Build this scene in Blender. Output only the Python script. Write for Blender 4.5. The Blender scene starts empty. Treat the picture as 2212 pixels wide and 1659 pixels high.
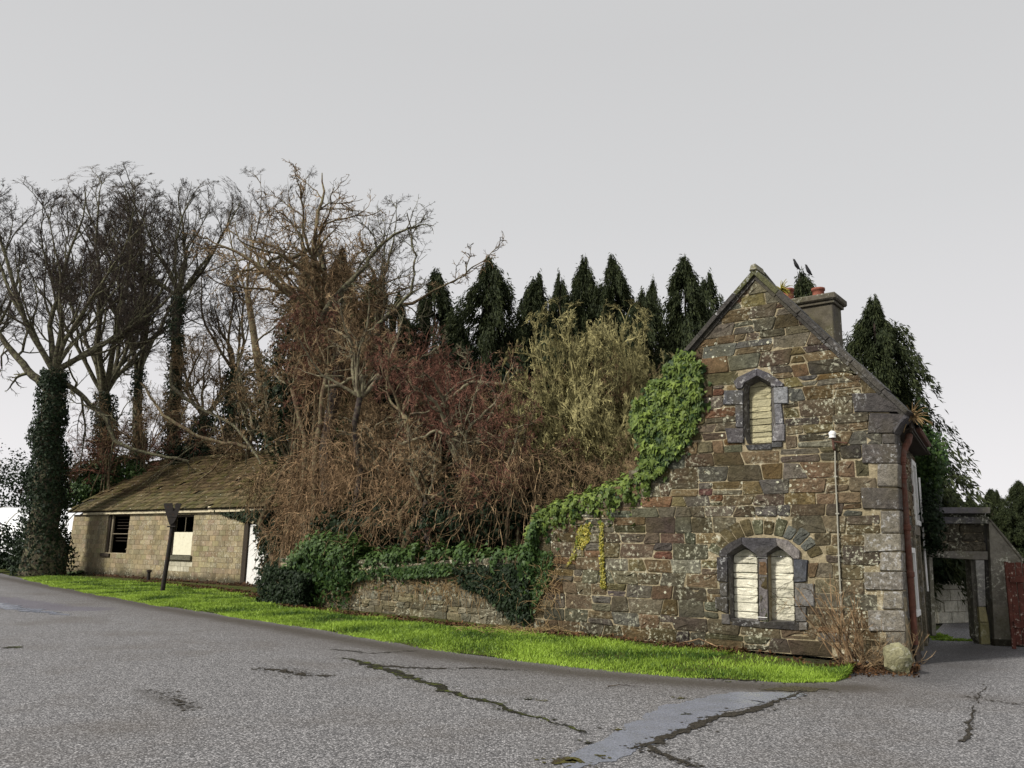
import bpy, math, random
import numpy as np
rng = np.random.default_rng(7)
random.seed(7)
scene = bpy.context.scene
col = scene.collection

# ---------------------------------------------------------------- camera, world, sun, exposure
FPX = 1800.0                      # focal length in units of a 2212 pixel wide picture
PITCH = math.atan((1190 - 829.5) / 1800)
ROLL = 0.02
CAM = np.array([0, 0, 1.65])
cF = np.array([0, math.cos(PITCH), math.sin(PITCH)])
r0 = np.array([1, 0, 0.0]); u0 = np.array([0, -math.sin(PITCH), math.cos(PITCH)])
cR = r0 * math.cos(ROLL) + u0 * math.sin(ROLL)
cU = -r0 * math.sin(ROLL) + u0 * math.cos(ROLL)
cam_data = bpy.data.cameras.new('camera'); cam = bpy.data.objects.new('camera', cam_data); col.objects.link(cam)
cam_data.sensor_width = 36; cam_data.lens = 36 * FPX / 2212
cam_data.clip_start = 0.05; cam_data.clip_end = 3000
from mathutils import Matrix, Vector
cam.matrix_world = Matrix(((cR[0], cU[0], -cF[0], CAM[0]), (cR[1], cU[1], -cF[1], CAM[1]), (cR[2], cU[2], -cF[2], CAM[2]), (0, 0, 0, 1)))
scene.camera = cam

SUN_EL, SUN_AZ = 38, -118         # azimuth measured from the view direction (+Y) towards +X
w = bpy.data.worlds.new('World'); scene.world = w; w.use_nodes = True
nt = w.node_tree; nt.nodes.clear()
out = nt.nodes.new('ShaderNodeOutputWorld')
sky = nt.nodes.new('ShaderNodeTexSky'); sky.sky_type = 'NISHITA'; sky.sun_disc = False
sky.sun_elevation = math.radians(SUN_EL); sky.sun_rotation = math.radians(SUN_AZ)
sky.air_density = 1; sky.dust_density = 5
bg1 = nt.nodes.new('ShaderNodeBackground'); bg1.inputs['Strength'].default_value = 0.05
bg2 = nt.nodes.new('ShaderNodeBackground'); bg2.inputs['Strength'].default_value = 1.0
tc = nt.nodes.new('ShaderNodeTexCoord'); sx = nt.nodes.new('ShaderNodeSeparateXYZ')
cr = nt.nodes.new('ShaderNodeValToRGB')
el = cr.color_ramp.elements
el[0].position = 0.0; el[0].color = (0.87, 0.85, 0.86, 1)
el[1].position = 0.55; el[1].color = (0.572, 0.572, 0.576, 1)
e = el.new(0.2); e.color = (0.71, 0.70, 0.71, 1)
e = el.new(0.38); e.color = (0.62, 0.62, 0.625, 1)
mx = nt.nodes.new('ShaderNodeMixShader'); mx.inputs[0].default_value = 0.94
L = nt.links.new
L(tc.outputs['Generated'], sx.inputs[0]); L(sx.outputs['Z'], cr.inputs[0]); L(cr.outputs[0], bg2.inputs[0])
L(sky.outputs[0], bg1.inputs[0]); L(bg1.outputs[0], mx.inputs[1]); L(bg2.outputs[0], mx.inputs[2]); L(mx.outputs[0], out.inputs[0])
sl = bpy.data.lights.new('sun', 'SUN'); sl.energy = 4.0; sl.angle = math.radians(6); sl.color = (1, 0.95, 0.86)
so = bpy.data.objects.new('sun', sl); col.objects.link(so)
a_, e_ = math.radians(SUN_AZ), math.radians(SUN_EL)
sdir = Vector((math.sin(a_) * math.cos(e_), math.cos(a_) * math.cos(e_), math.sin(e_)))
so.rotation_euler = sdir.to_track_quat('Z', 'Y').to_euler(); so.location = (-20, -10, 30)
vs = scene.view_settings
vs.view_transform = 'Standard'; vs.look = 'None'; vs.gamma = 1; vs.use_curve_mapping = False; vs.exposure = 0.18

# ---------------------------------------------------------------- geometry helpers
def ray(x, y): return cF + cR * (x - 1106) / FPX + cU * (829.5 - y) / FPX
def G(x, y, z=0.0):
    d = ray(x, y); return CAM + d * (z - CAM[2]) / d[2]
def onp(x, y, P, nn):
    d = ray(x, y); return CAM + d * ((P - CAM) @ nn) / (d @ nn)
def at(x, y, Y):
    d = ray(x, y); return CAM + d * (Y / d[1])
def gx(x, Y, z=0.0):
    """ground point under picture column x at distance Y"""
    a = cF + cR * (x - 1106) / FPX; h = CAM[2] - z
    b = -(h * a[1] + Y * a[2]) / (h * cU[1] + Y * cU[2])
    d = a + cU * b; return CAM + d * (Y / d[1])
def nrm(v): return v / np.maximum(np.linalg.norm(v, axis=-1, keepdims=True), 1e-9)

WL = {}                            # world location of every object
def E(name, label, cat, loc, group=None, kind=None):
    o = bpy.data.objects.new(name, None); col.objects.link(o); o.empty_display_size = .3
    loc = np.array(loc, float); o.location = loc; WL[o] = loc
    tag(o, label, cat, group, kind); return o
def tag(o, label=None, cat=None, group=None, kind=None):
    if label: o['label'] = label
    if cat: o['category'] = cat
    if group: o['group'] = group
    if kind: o['kind'] = kind
    return o
def mesh(name, V, Fs, mat, smooth=False, tint=None):
    """Fs: array (K,n) or list of such arrays; tint: per vertex rgb"""
    V = np.asarray(V, np.float32)
    if isinstance(Fs, np.ndarray): Fs = [Fs]
    Fs = [np.asarray(f, np.int32) for f in Fs if len(f)]
    me = bpy.data.meshes.new(name)
    nl = sum(f.size for f in Fs); npol = sum(len(f) for f in Fs)
    me.vertices.add(len(V)); me.vertices.foreach_set('co', V.ravel())
    me.loops.add(nl); me.loops.foreach_set('vertex_index', np.concatenate([f.ravel() for f in Fs]))
    me.polygons.add(npol)
    tot = np.concatenate([np.full(len(f), f.shape[1], np.int32) for f in Fs])
    st = np.concatenate([[0], np.cumsum(tot)[:-1]]).astype(np.int32)
    me.polygons.foreach_set('loop_start', st)
    if smooth: me.polygons.foreach_set('use_smooth', np.ones(npol, bool))
    else: me.polygons.foreach_set('use_smooth', np.zeros(npol, bool))
    me.update(calc_edges=True)
    if tint is not None:
        t = np.ones((len(V), 4), np.float32); tt = np.asarray(tint, np.float32)
        t[:, :3] = tt if tt.ndim == 2 else tt[None, :]
        ca = me.color_attributes.new('tint', 'FLOAT_COLOR', 'POINT'); ca.data.foreach_set('color', t.ravel())
    if mat is not None: me.materials.append(mat)
    return me
def link(name, me, parent=None, loc=None, mw=None):
    o = bpy.data.objects.new(name, me); col.objects.link(o)
    if parent is not None: o.parent = parent
    base = WL[parent] if parent is not None else np.zeros(3)
    if mw is not None:
        mw = Matrix(mw); o.matrix_local = Matrix.Translation(Vector(-base)) @ mw; WL[o] = np.array(mw.translation)
    else:
        loc = np.zeros(3) if loc is None else np.asarray(loc, float)
        o.location = loc - base; WL[o] = loc
    return o
def O(name, V, Fs, mat, parent=None, smooth=False, tint=None, loc=None):
    """V in world coordinates"""
    V = np.asarray(V, float)
    if loc is None:
        loc = V.mean(0) if parent is not None else np.array([V[:, 0].mean(), V[:, 1].mean(), V[:, 2].min()])
    loc = np.asarray(loc, float)
    return link(name, mesh(name, V - loc, Fs, mat, smooth, tint), parent, loc)
def box(c, s, ax=None):
    """c centre, s full size, ax 3x3 rows = axes"""
    q = np.array([[x, y, z] for x in (-.5, .5) for y in (-.5, .5) for z in (-.5, .5)]) * np.array(s)
    if ax is not None: q = q @ np.asarray(ax)
    return q + np.array(c), np.array([[0, 1, 3, 2], [4, 6, 7, 5], [0, 4, 5, 1], [2, 3, 7, 6], [0, 2, 6, 4], [1, 5, 7, 3]])
def bbox(c, s, ax=None, b=.012):
    """bevelled box: chamfered along the long outline, 24 verts"""
    s = np.array(s, float); V = []; idx = {}
    for x in (-1, 1):
        for y in (-1, 1):
            for z in (-1, 1):
                for k in range(3):
                    p = np.array([x, y, z]) * s / 2
                    q = p - np.array([x, y, z]) * b; q[k] = p[k]
                    idx[(x, y, z, k)] = len(V); V.append(q)
    Fq = []; Ft = []
    S = (-1, 1)
    for k in range(3):
        i, j = [a for a in range(3) if a != k]
        for s_ in S:
            f = []
            for a, b_ in ((-1, -1), (1, -1), (1, 1), (-1, 1)):
                c_ = [0, 0, 0]; c_[k] = s_; c_[i] = a; c_[j] = b_; f.append(idx[tuple(c_) + (k,)])
            Fq.append(f)
    for k in range(3):           # edges along axis k
        i, j = [a for a in range(3) if a != k]
        for a in S:
            for b_ in S:
                def g(kk, face):
                    c_ = [0, 0, 0]; c_[k] = kk; c_[i] = a; c_[j] = b_; return idx[tuple(c_) + (face,)]
                Fq.append([g(-1, i), g(1, i), g(1, j), g(-1, j)])
    for x in S:
        for y in S:
            for z in S: Ft.append([idx[(x, y, z, 0)], idx[(x, y, z, 1)], idx[(x, y, z, 2)]])
    V = np.array(V)
    if ax is not None: V = V @ np.asarray(ax)
    return V + np.array(c), [np.array(Fq), np.array(Ft)]
def merge(parts):
    Vs = []; q = []; t = []; n = 0
    for V, F in parts:
        for f in (F if isinstance(F, list) else [F]):
            (q if f.shape[1] == 4 else t).append(np.asarray(f) + n)
        Vs.append(V); n += len(V)
    F = []
    if q: F.append(np.concatenate(q))
    if t: F.append(np.concatenate(t))
    return np.concatenate(Vs), F
def tubes(P, Rr, k=3, cap=False):
    """P (M,N,3), Rr (M,N) -> one mesh of M tubes"""
    M, N, _ = P.shape
    D = np.empty_like(P); D[:, 1:-1] = P[:, 2:] - P[:, :-2]; D[:, 0] = P[:, 1] - P[:, 0]; D[:, -1] = P[:, -1] - P[:, -2]
    D = nrm(D); ref = np.where(np.abs(D[:, :1, 2:3]) > .8, np.array([1., 0, 0]), np.array([0, 0, 1.]))
    A = nrm(np.cross(D, np.broadcast_to(ref, D.shape))); B = np.cross(D, A)
    an = np.arange(k) * 2 * math.pi / k
    V = P[:, :, None, :] + Rr[:, :, None, None] * (A[:, :, None, :] * np.cos(an)[None, None, :, None] + B[:, :, None, :] * np.sin(an)[None, None, :, None])
    V = V.reshape(-1, 3)
    i = np.arange(M)[:, None, None] * N * k + np.arange(N - 1)[None, :, None] * k + np.arange(k)[None, None, :]
    j = np.arange(M)[:, None, None] * N * k + np.arange(N - 1)[None, :, None] * k + ((np.arange(k) + 1) % k)[None, None, :]
    Fq = np.stack([i, j, j + k, i + k], -1).reshape(-1, 4)
    Fl = [Fq]
    if cap:
        for ring, rev in ((0, True), (N - 1, False)):
            b = np.arange(M)[:, None] * N * k + ring * k + np.arange(k)[None, :]
            Fl.append(b[:, ::-1] if rev else b)
    return V, Fl
def mixmerge(parts):
    Vs = []; n = 0; d = {}
    for V, F in parts:
        for f in (F if isinstance(F, list) else [F]): d.setdefault(f.shape[1], []).append(np.asarray(f) + n)
        Vs.append(V); n += len(V)
    return np.concatenate(Vs), [np.concatenate(x) for x in d.values()]
def pipe(pts, rad, k=8):
    pts = np.array(pts, float)[None]; rad = np.full(pts.shape[:2], rad) if np.isscalar(rad) else np.array(rad)[None]
    return tubes(pts, rad, k, True)
def prism(poly, fr, d0, d1, inset=0.0, jit=0.0):
    """poly (k,2) in the frame's (u,z); front at d0, back at d1 (d away from the viewer)"""
    poly = np.array(poly, float); k = len(poly)
    if area(poly) < 0: poly = poly[::-1]
    c = poly.mean(0)
    rings = [(poly, d1)]
    if inset > 0:
        q = poly + (c - poly) * np.minimum(1, inset / np.maximum(np.linalg.norm(poly - c, axis=1, keepdims=True), 1e-6))
        rings += [(poly, d0 + inset), (q, d0)]
    else: rings += [(poly, d0)]
    V = np.concatenate([fr(r[:, 0], np.full(k, dd) + (rng.normal(0, jit, k) if jit else 0), r[:, 1]) for r, dd in rings])
    F = []
    for i in range(len(rings) - 1):
        a = i * k + np.arange(k); b = i * k + (np.arange(k) + 1) % k
        F.append(np.stack([a, b, b + k, a + k], 1))
    F = [np.concatenate(F)]
    m = (len(rings) - 1) * k
    cap = np.arange(k)[None] + m; bk = np.arange(k)[::-1][None]
    F += [cap, bk]
    return V, F
def area(p):
    x, y = p[:, 0], p[:, 1]; return .5 * np.sum(x * np.roll(y, -1) - y * np.roll(x, -1))
def clip(poly, a, b, c):
    """keep a*x+b*y<=c"""
    o = []; n = len(poly)
    for i in range(n):
        p, q = poly[i], poly[(i + 1) % n]; fp, fq = a * p[0] + b * p[1] - c, a * q[0] + b * q[1] - c
        if fp <= 0: o.append(p)
        if fp * fq < 0: t = fp / (fp - fq); o.append([p[0] + t * (q[0] - p[0]), p[1] + t * (q[1] - p[1])])
    return np.array(o)
def stone(poly, fr, back, proud, rough=.012, bev=.014, chamf=.03, deep=None, cen=None):
    """an uneven rock-faced stone: poly in (u,z) convex; wall face at d=0, front proud of it"""
    poly = np.array(poly, float)
    if area(poly) < 0: poly = poly[::-1]
    pts = []; n = len(poly)
    for i in range(n):
        p, a, b = poly[i], poly[i - 1], poly[(i + 1) % n]
        la, lb = np.linalg.norm(a - p), np.linalg.norm(b - p)
        ca, cb = min(chamf * rng.uniform(.4, 1.6), la * .3), min(chamf * rng.uniform(.4, 1.6), lb * .3)
        pts.append(p + (a - p) / max(la, 1e-6) * ca); pts.append(p + (b - p) / max(lb, 1e-6) * cb)
    P = np.array(pts); k = len(P); c = P.mean(0)
    P = P + rng.normal(0, .004, P.shape)
    def ins(q, d): 
        v = c - q; l = np.linalg.norm(v, axis=1, keepdims=True); return q + v * np.minimum(.6, d / np.maximum(l, 1e-6))
    r1 = ins(P, .003); r2 = ins(P, bev * rng.uniform(1, 2)); r3 = c + (r2 - c) * .5
    V = np.concatenate([fr(P[:, 0], np.full(k, back), P[:, 1]), fr(r1[:, 0], np.full(k, -proud + bev), r1[:, 1]),
                        fr(r2[:, 0], -proud + rng.normal(0, rough, k) * .6, r2[:, 1]),
                        fr(r3[:, 0], -proud + rng.normal(-rough * .4, rough, k), r3[:, 1]),
                        fr(np.array([c[0]]), np.array([-proud - rough * .3]), np.array([c[1]]))])
    Fq = []
    for i in range(3):
        a = i * k + np.arange(k); b = i * k + (np.arange(k) + 1) % k
        Fq.append(np.stack([a, b, b + k, a + k], 1))
    a = 3 * k + np.arange(k); b = 3 * k + (np.arange(k) + 1) % k
    return V, [np.concatenate(Fq), np.stack([a, b, np.full(k, 4 * k)], 1)]
def frame(A0, t, nn):
    """frame: u along t, d along nn (away), z up"""
    A0 = np.array(A0, float)
    def fr(u, d, z):
        u, d, z = np.atleast_1d(u), np.atleast_1d(d), np.atleast_1d(z)
        return A0 + u[:, None] * t + d[:, None] * nn + z[:, None] * np.array([0, 0, 1.])
    return fr

# ---------------------------------------------------------------- materials
class NT:
    def __init__(s, name):
        s.m = bpy.data.materials.new(name); s.m.use_nodes = True; s.t = s.m.node_tree; s.t.nodes.clear()
        s.out = s.n('OutputMaterial'); s.b = s.n('BsdfPrincipled'); s.l(s.b.outputs[0], s.out.inputs[0])
    def n(s, ty, **k):
        x = s.t.nodes.new('ShaderNode' + ty)
        for a, v in k.items(): setattr(x, a, v)
        return x
    def l(s, a, b): s.t.links.new(a, b)
    def val(s, sock, v):
        if hasattr(v, 'is_output') or isinstance(v, bpy.types.NodeSocket): s.l(v, sock)
        else: sock.default_value = v if not isinstance(v, tuple) or len(v) != 3 or sock.type == 'VECTOR' else (*v, 1)
    def math(s, op, a, b=0.0, c=None, clamp=False):
        x = s.n('Math', operation=op, use_clamp=clamp); s.val(x.inputs[0], a); s.val(x.inputs[1], b)
        if c is not None: s.val(x.inputs[2], c)
        return x.outputs[0]
    def vmath(s, op, a, b=None, scale=None):
        x = s.n('VectorMath', operation=op); s.val(x.inputs[0], a)
        if b is not None: s.val(x.inputs[1], b)
        if scale is not None: s.val(x.inputs[3], scale)
        return x.outputs['Value'] if op in ('DOT_PRODUCT', 'LENGTH', 'DISTANCE') else x.outputs[0]
    def pos(s): return s.n('NewGeometry').outputs['Position']
    def noise(s, v, scale, det=4, rough=.55, dist=0):
        x = s.n('TexNoise'); s.l(v, x.inputs['Vector']); x.inputs['Scale'].default_value = scale
        x.inputs['Detail'].default_value = det; x.inputs['Roughness'].default_value = rough; x.inputs['Distortion'].default_value = dist
        return x.outputs['Fac']
    def vor(s, v, scale, feat='F1'):
        x = s.n('TexVoronoi', feature=feat); s.l(v, x.inputs['Vector']); x.inputs['Scale'].default_value = scale
        return x.outputs['Distance']
    def ramp(s, v, a, b):
        x = s.n('MapRange'); s.l(v, x.inputs[0]); x.inputs[1].default_value = a; x.inputs[2].default_value = b; return x.outputs[0]
    def mix(s, f, a, b, bt='MIX'):
        x = s.n('MixRGB', blend_type=bt); s.val(x.inputs[0], f); s.val(x.inputs[1], a); s.val(x.inputs[2], b); return x.outputs[0]
    def attr(s, nme='tint'): return s.n('Attribute', attribute_name=nme).outputs['Color']
    def bump(s, h, dist, strength=1.0):
        x = s.n('Bump'); s.l(h, x.inputs['Height']); x.inputs['Distance'].default_value = dist; x.inputs['Strength'].default_value = strength
        s.l(x.outputs[0], s.b.inputs['Normal'])
    def fin(s, colr, rough=.85, spec=.3, metal=0):
        s.val(s.b.inputs['Base Color'], colr); s.val(s.b.inputs['Roughness'], rough)
        s.b.inputs['Specular IOR Level'].default_value = spec; s.b.inputs['Metallic'].default_value = metal
        return s.m
def m_stone(name, base=None, lichen=.62, lichcol=(.62, .62, .52), moss=0.0, bump=.02, scl=9, vary=.5, rough=.85, sheen=.3, foot=0.0):
    s = NT(name); p = s.pos(); c = s.attr() if base is None else base
    n1 = s.noise(p, scl, 6, .65); n2 = s.noise(p, scl * 4.3, 4, .7); n3 = s.noise(p, 1.3, 3)
    k = s.math('ADD', s.math('MULTIPLY', s.ramp(n1, .3, .7), vary), s.math('MULTIPLY', s.ramp(n2, .3, .7), vary * .8))
    k = s.math('MAXIMUM', s.math('ADD', k, 1 - vary * .8), .12)
    gray = s.n('CombineXYZ'); [s.l(k, gray.inputs[i]) for i in range(3)]
    c = s.mix(1.0, c, gray.outputs[0], 'MULTIPLY')
    c = s.mix(s.math('MULTIPLY', s.ramp(n3, .45, .7), .35), c, (.10, .085, .035))
    if moss: c = s.mix(s.math('MULTIPLY', s.ramp(s.noise(p, 2.2, 5, .7), .5, .62), moss), c, (.075, .08, .015))
    if foot:
        sz_ = s.n('SeparateXYZ'); s.l(p, sz_.inputs[0]); zz_ = s.math('ADD', sz_.outputs[2], s.math('MULTIPLY', s.noise(p, 1.7, 6, .75), -.9))
        c = s.mix(s.math('MULTIPLY', s.ramp(zz_, .05, -.3), foot), c, (.035, .032, .016))
        c = s.mix(s.math('MULTIPLY', s.ramp(s.noise(s.vmath('MULTIPLY', p, (1, 1, .25)), 2.6, 6, .7), .52, .68), foot * .5), c, (.07, .065, .045))
    # lichen: discs and crusts of pale growth
    v = s.vor(s.vmath('ADD', p, s.vmath('SCALE', s.n('TexNoise').outputs['Color'], scale=.02)), 9)
    cl = s.ramp(s.noise(p, .9, 4, .6), lichen - .12, lichen + .1)
    rad = s.math('MULTIPLY', cl, .30)
    spot = s.math('LESS_THAN', v, rad)
    spot = s.math('MULTIPLY', spot, s.ramp(s.noise(p, 30, 3, .7), .35, .6))
    v2 = s.math('LESS_THAN', s.math('ADD', s.vor(p, 2.9), s.math('MULTIPLY', s.noise(p, 20, 3), .08)), .115)
    v2 = s.math('MULTIPLY', v2, s.ramp(s.noise(p, 25, 2), .35, .5))
    crust = s.math('MULTIPLY', s.ramp(s.noise(p, 14, 6, .75), .545, .59), s.ramp(s.noise(p, 1.1, 3), .46, .6))
    c = s.mix(s.math('MAXIMUM', s.math('MULTIPLY', crust, .75 if lichen < .8 else .0), s.math('MAXIMUM', spot, v2)), c, lichcol)
    s.bump(s.math('ADD', s.math('MULTIPLY', s.noise(p, scl * 1.5, 6, .7), 1.0), s.math('MULTIPLY', n2, .25)), bump)
    return s.fin(c, rough, sheen)
MAT = {}
MAT['stone'] = m_stone('rubble_stone', foot=.45, bump=.055, vary=.95, scl=7, sheen=.2, rough=.9, lichcol=(.55, .55, .42))
MAT['mortar'] = m_stone('mortar', (.28, .235, .15), lichen=.62, bump=.03, scl=14, vary=.75)
MAT['lime'] = m_stone('dark_limestone', bump=.03, scl=13, vary=1.25, lichen=.68, lichcol=(.4, .4, .4), rough=.7)
MAT['block'] = m_stone('concrete_block', bump=.012, scl=10, vary=.55, foot=.9, lichen=.60, lichcol=(.5, .48, .38))
MAT['infill'] = m_stone('limewashed_infill', bump=.03, scl=11, vary=.45, lichen=.9, moss=.3)
MAT['concrete'] = m_stone('render_concrete', bump=.008, scl=5, vary=.6, lichen=.75, moss=.3)
MAT['tile'] = m_stone('roof_tile', bump=.02, scl=5, vary=.8, moss=.4, lichen=.97, sheen=.1, rough=.95)
MAT['boulder'] = m_stone('boulder_stone', (.24, .23, .14), bump=.05, scl=5, vary=.7, moss=.5, lichen=.6)
def m_plain(name, colr, rough=.8, var=.4, scl=6, spec=.3, bump=.004, metal=0, col2=None, c2lo=.5, c2hi=.6, c2s=4):
    s = NT(name); p = s.pos()
    k = s.math('ADD', s.math('MULTIPLY', s.ramp(s.noise(p, scl, 6, .7), .25, .75), var * 2), 1 - var)
    g = s.n('CombineXYZ'); [s.l(k, g.inputs[i]) for i in range(3)]
    c = s.mix(1.0, colr, g.outputs[0], 'MULTIPLY')
    if col2: c = s.mix(s.ramp(s.noise(p, c2s, 6, .7), c2lo, c2hi), c, col2)
    if bump: s.bump(s.noise(p, scl * 4, 5, .7), bump)
    return s.fin(c, rough, spec, metal)
MAT['rust'] = m_plain('rusty_iron', (.105, .042, .027), .75, .5, 14, col2=(.10, .075, .06), c2lo=.5, c2hi=.7)
MAT['darkiron'] = m_plain('dark_rusted_steel', (.022, .018, .016), .8, .5, 10, col2=(.06, .028, .014), c2lo=.55, c2hi=.7)
MAT['white'] = m_plain('weathered_white_paint', (.72, .72, .70), .6, .12, 5, col2=(.4, .33, .2), c2lo=.6, c2hi=.75, c2s=9)
MAT['cream'] = m_plain('flaking_cream_paint', (.55, .49, .34), .7, .2, 5, col2=(.16, .11, .06), c2lo=.56, c2hi=.66, c2s=7)
MAT['board'] = m_plain('painted_board', (.68, .65, .50), .6, .12, 6, col2=(.35, .26, .10), c2lo=.6, c2hi=.72, c2s=10)
MAT['darkwood'] = m_plain('dark_weathered_wood', (.035, .026, .018), .85, .5, 14)
MAT['redwood'] = m_plain('flaking_red_paint', (.095, .032, .022), .85, .6, 9, col2=(.4, .33, .27), c2lo=.58, c2hi=.64, c2s=16)
MAT['greywood'] = m_plain('grey_weathered_wood', (.2, .17, .12), .85, .4, 12)
MAT['terra'] = m_plain('terracotta', (.21, .07, .045), .75, .35, 9, col2=(.3, .22, .17), c2lo=.62, c2hi=.75)
MAT['chim'] = m_stone('chimney_render', (.075, .066, .052), bump=.012, scl=5, vary=.8, lichen=.72, moss=.2)
MAT['slate'] = m_stone('roof_slate', (.05, .048, .05), bump=.008, scl=9, moss=.4, lichen=.8)
MAT['pipe_grey'] = m_plain('galvanised_pipe', (.3, .29, .24), .6, .3, 15)
MAT['whiteplastic'] = m_plain('white_plastic', (.8, .8, .78), .4, .05, 6, bump=0)
MAT['glassdark'] = m_plain('dirty_window_pane', (.02, .022, .025), .15, .3, 6, spec=.5, bump=0)
MAT['feather'] = m_plain('crow_feathers', (.012, .012, .014), .5, .3, 20)
MAT['poly'] = m_plain('polythene_sheet', (.8, .82, .85), .35, .06, 2)
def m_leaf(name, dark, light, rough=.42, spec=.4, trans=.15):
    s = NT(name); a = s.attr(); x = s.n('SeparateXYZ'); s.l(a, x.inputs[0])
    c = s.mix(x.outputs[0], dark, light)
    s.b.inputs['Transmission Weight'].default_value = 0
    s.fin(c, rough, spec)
    if trans:
        tr = s.n('BsdfTranslucent'); s.l(c, tr.inputs[0]); mxx = s.n('MixShader'); mxx.inputs[0].default_value = trans
        s.l(s.b.outputs[0], mxx.inputs[1]); s.l(tr.outputs[0], mxx.inputs[2]); s.l(mxx.outputs[0], s.out.inputs[0])
    return s.m
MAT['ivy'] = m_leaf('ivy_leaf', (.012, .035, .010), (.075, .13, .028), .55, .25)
MAT['ivy_light'] = m_leaf('highlit_ivy_leaf', (.014, .038, .010), (.20, .27, .05), .55, .25)  # light end paints the ivy's highlights, dark end its shade
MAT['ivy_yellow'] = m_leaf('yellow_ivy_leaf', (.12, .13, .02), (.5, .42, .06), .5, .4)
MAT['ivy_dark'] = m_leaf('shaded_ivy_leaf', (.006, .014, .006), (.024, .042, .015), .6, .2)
MAT['conifer'] = m_leaf('cypress_spray', (.008, .015, .008), (.07, .085, .028), .7, .2)  # light end paints bright highlights on the outer sprays
MAT['conifer_brown'] = m_leaf('browned_cypress_spray', (.018, .015, .009), (.065, .05, .022), .75, .2)
MAT['grass'] = m_leaf('grass_blade', (.035, .085, .010), (.33, .48, .06), .5, .3, .25)
MAT['straw'] = m_leaf('dead_stems', (.07, .04, .02), (.42, .30, .15), .8, .2)
MAT['deadleaf'] = m_leaf('dead_leaf', (.03, .018, .010), (.16, .08, .035), .8, .2)
def m_twig(name, a, b, lich=.0):
    s = NT(name); p = s.pos(); c = s.mix(s.ramp(s.noise(p, 4.5, 4), .36, .62), a, b)
    if lich: c = s.mix(s.math('MULTIPLY', s.ramp(s.noise(p, 9, 5, .7), .46, .6), lich), c, (.22, .23, .13))
    s.bump(s.noise(p, 30, 4), .006)
    return s.fin(c, .9, .15)
MAT['bark'] = m_twig('grey_bark', (.042, .034, .026), (.085, .07, .05), .6)
MAT['bark_dark'] = m_twig('dark_twig_bark', (.035, .028, .028), (.07, .05, .045), .2)
MAT['bark_pale'] = m_twig('pale_lichened_bark', (.07, .055, .04), (.22, .19, .13), .5)
MAT['bark_brown'] = m_twig('brown_bark', (.07, .045, .03), (.13, .09, .055), .5)
MAT['twig_red'] = m_twig('red_brown_twigs', (.025, .013, .010), (.25, .12, .085))  # pale mixes of the twig materials also paint in their highlights
MAT['twig_brown'] = m_twig('brown_twigs', (.02, .014, .009), (.34, .24, .135))
MAT['twig_olive'] = m_twig('olive_willow_shoots', (.07, .065, .028), (.40, .36, .17))
MAT['vine'] = m_twig('dead_vine_stems', (.055, .034, .02), (.38, .255, .145))
# ================================================================ SETTING
def pg(pts, z=0.0): return np.array([G(x, y, z) for x, y in pts])
A = G(1962, 1436); B = G(1150, 1362); LW = G(600, 1305)
T = nrm(B - A); N = np.array([-T[1], T[0], 0.0]); N = N if N[1] > 0 else -N
N2 = nrm(np.array([.5017, .865, 0.0]))

# ground far away
def ground_mat():
    s = NT('undergrowth_soil'); p = s.pos()
    c = s.mix(s.ramp(s.noise(p, .8, 6, .7), .4, .6), (.035, .028, .014), (.03, .05, .012))
    s.bump(s.noise(p, 6, 6, .7), .05); return s.fin(c, .9, .2)
O('ground', [[-900, -300, -.05], [900, -300, -.05], [900, 1500, -.05], [-900, 1500, -.05]], np.array([[0, 1, 2, 3]]), ground_mat(), loc=(0, 0, -.05))['kind'] = 'structure'

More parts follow.
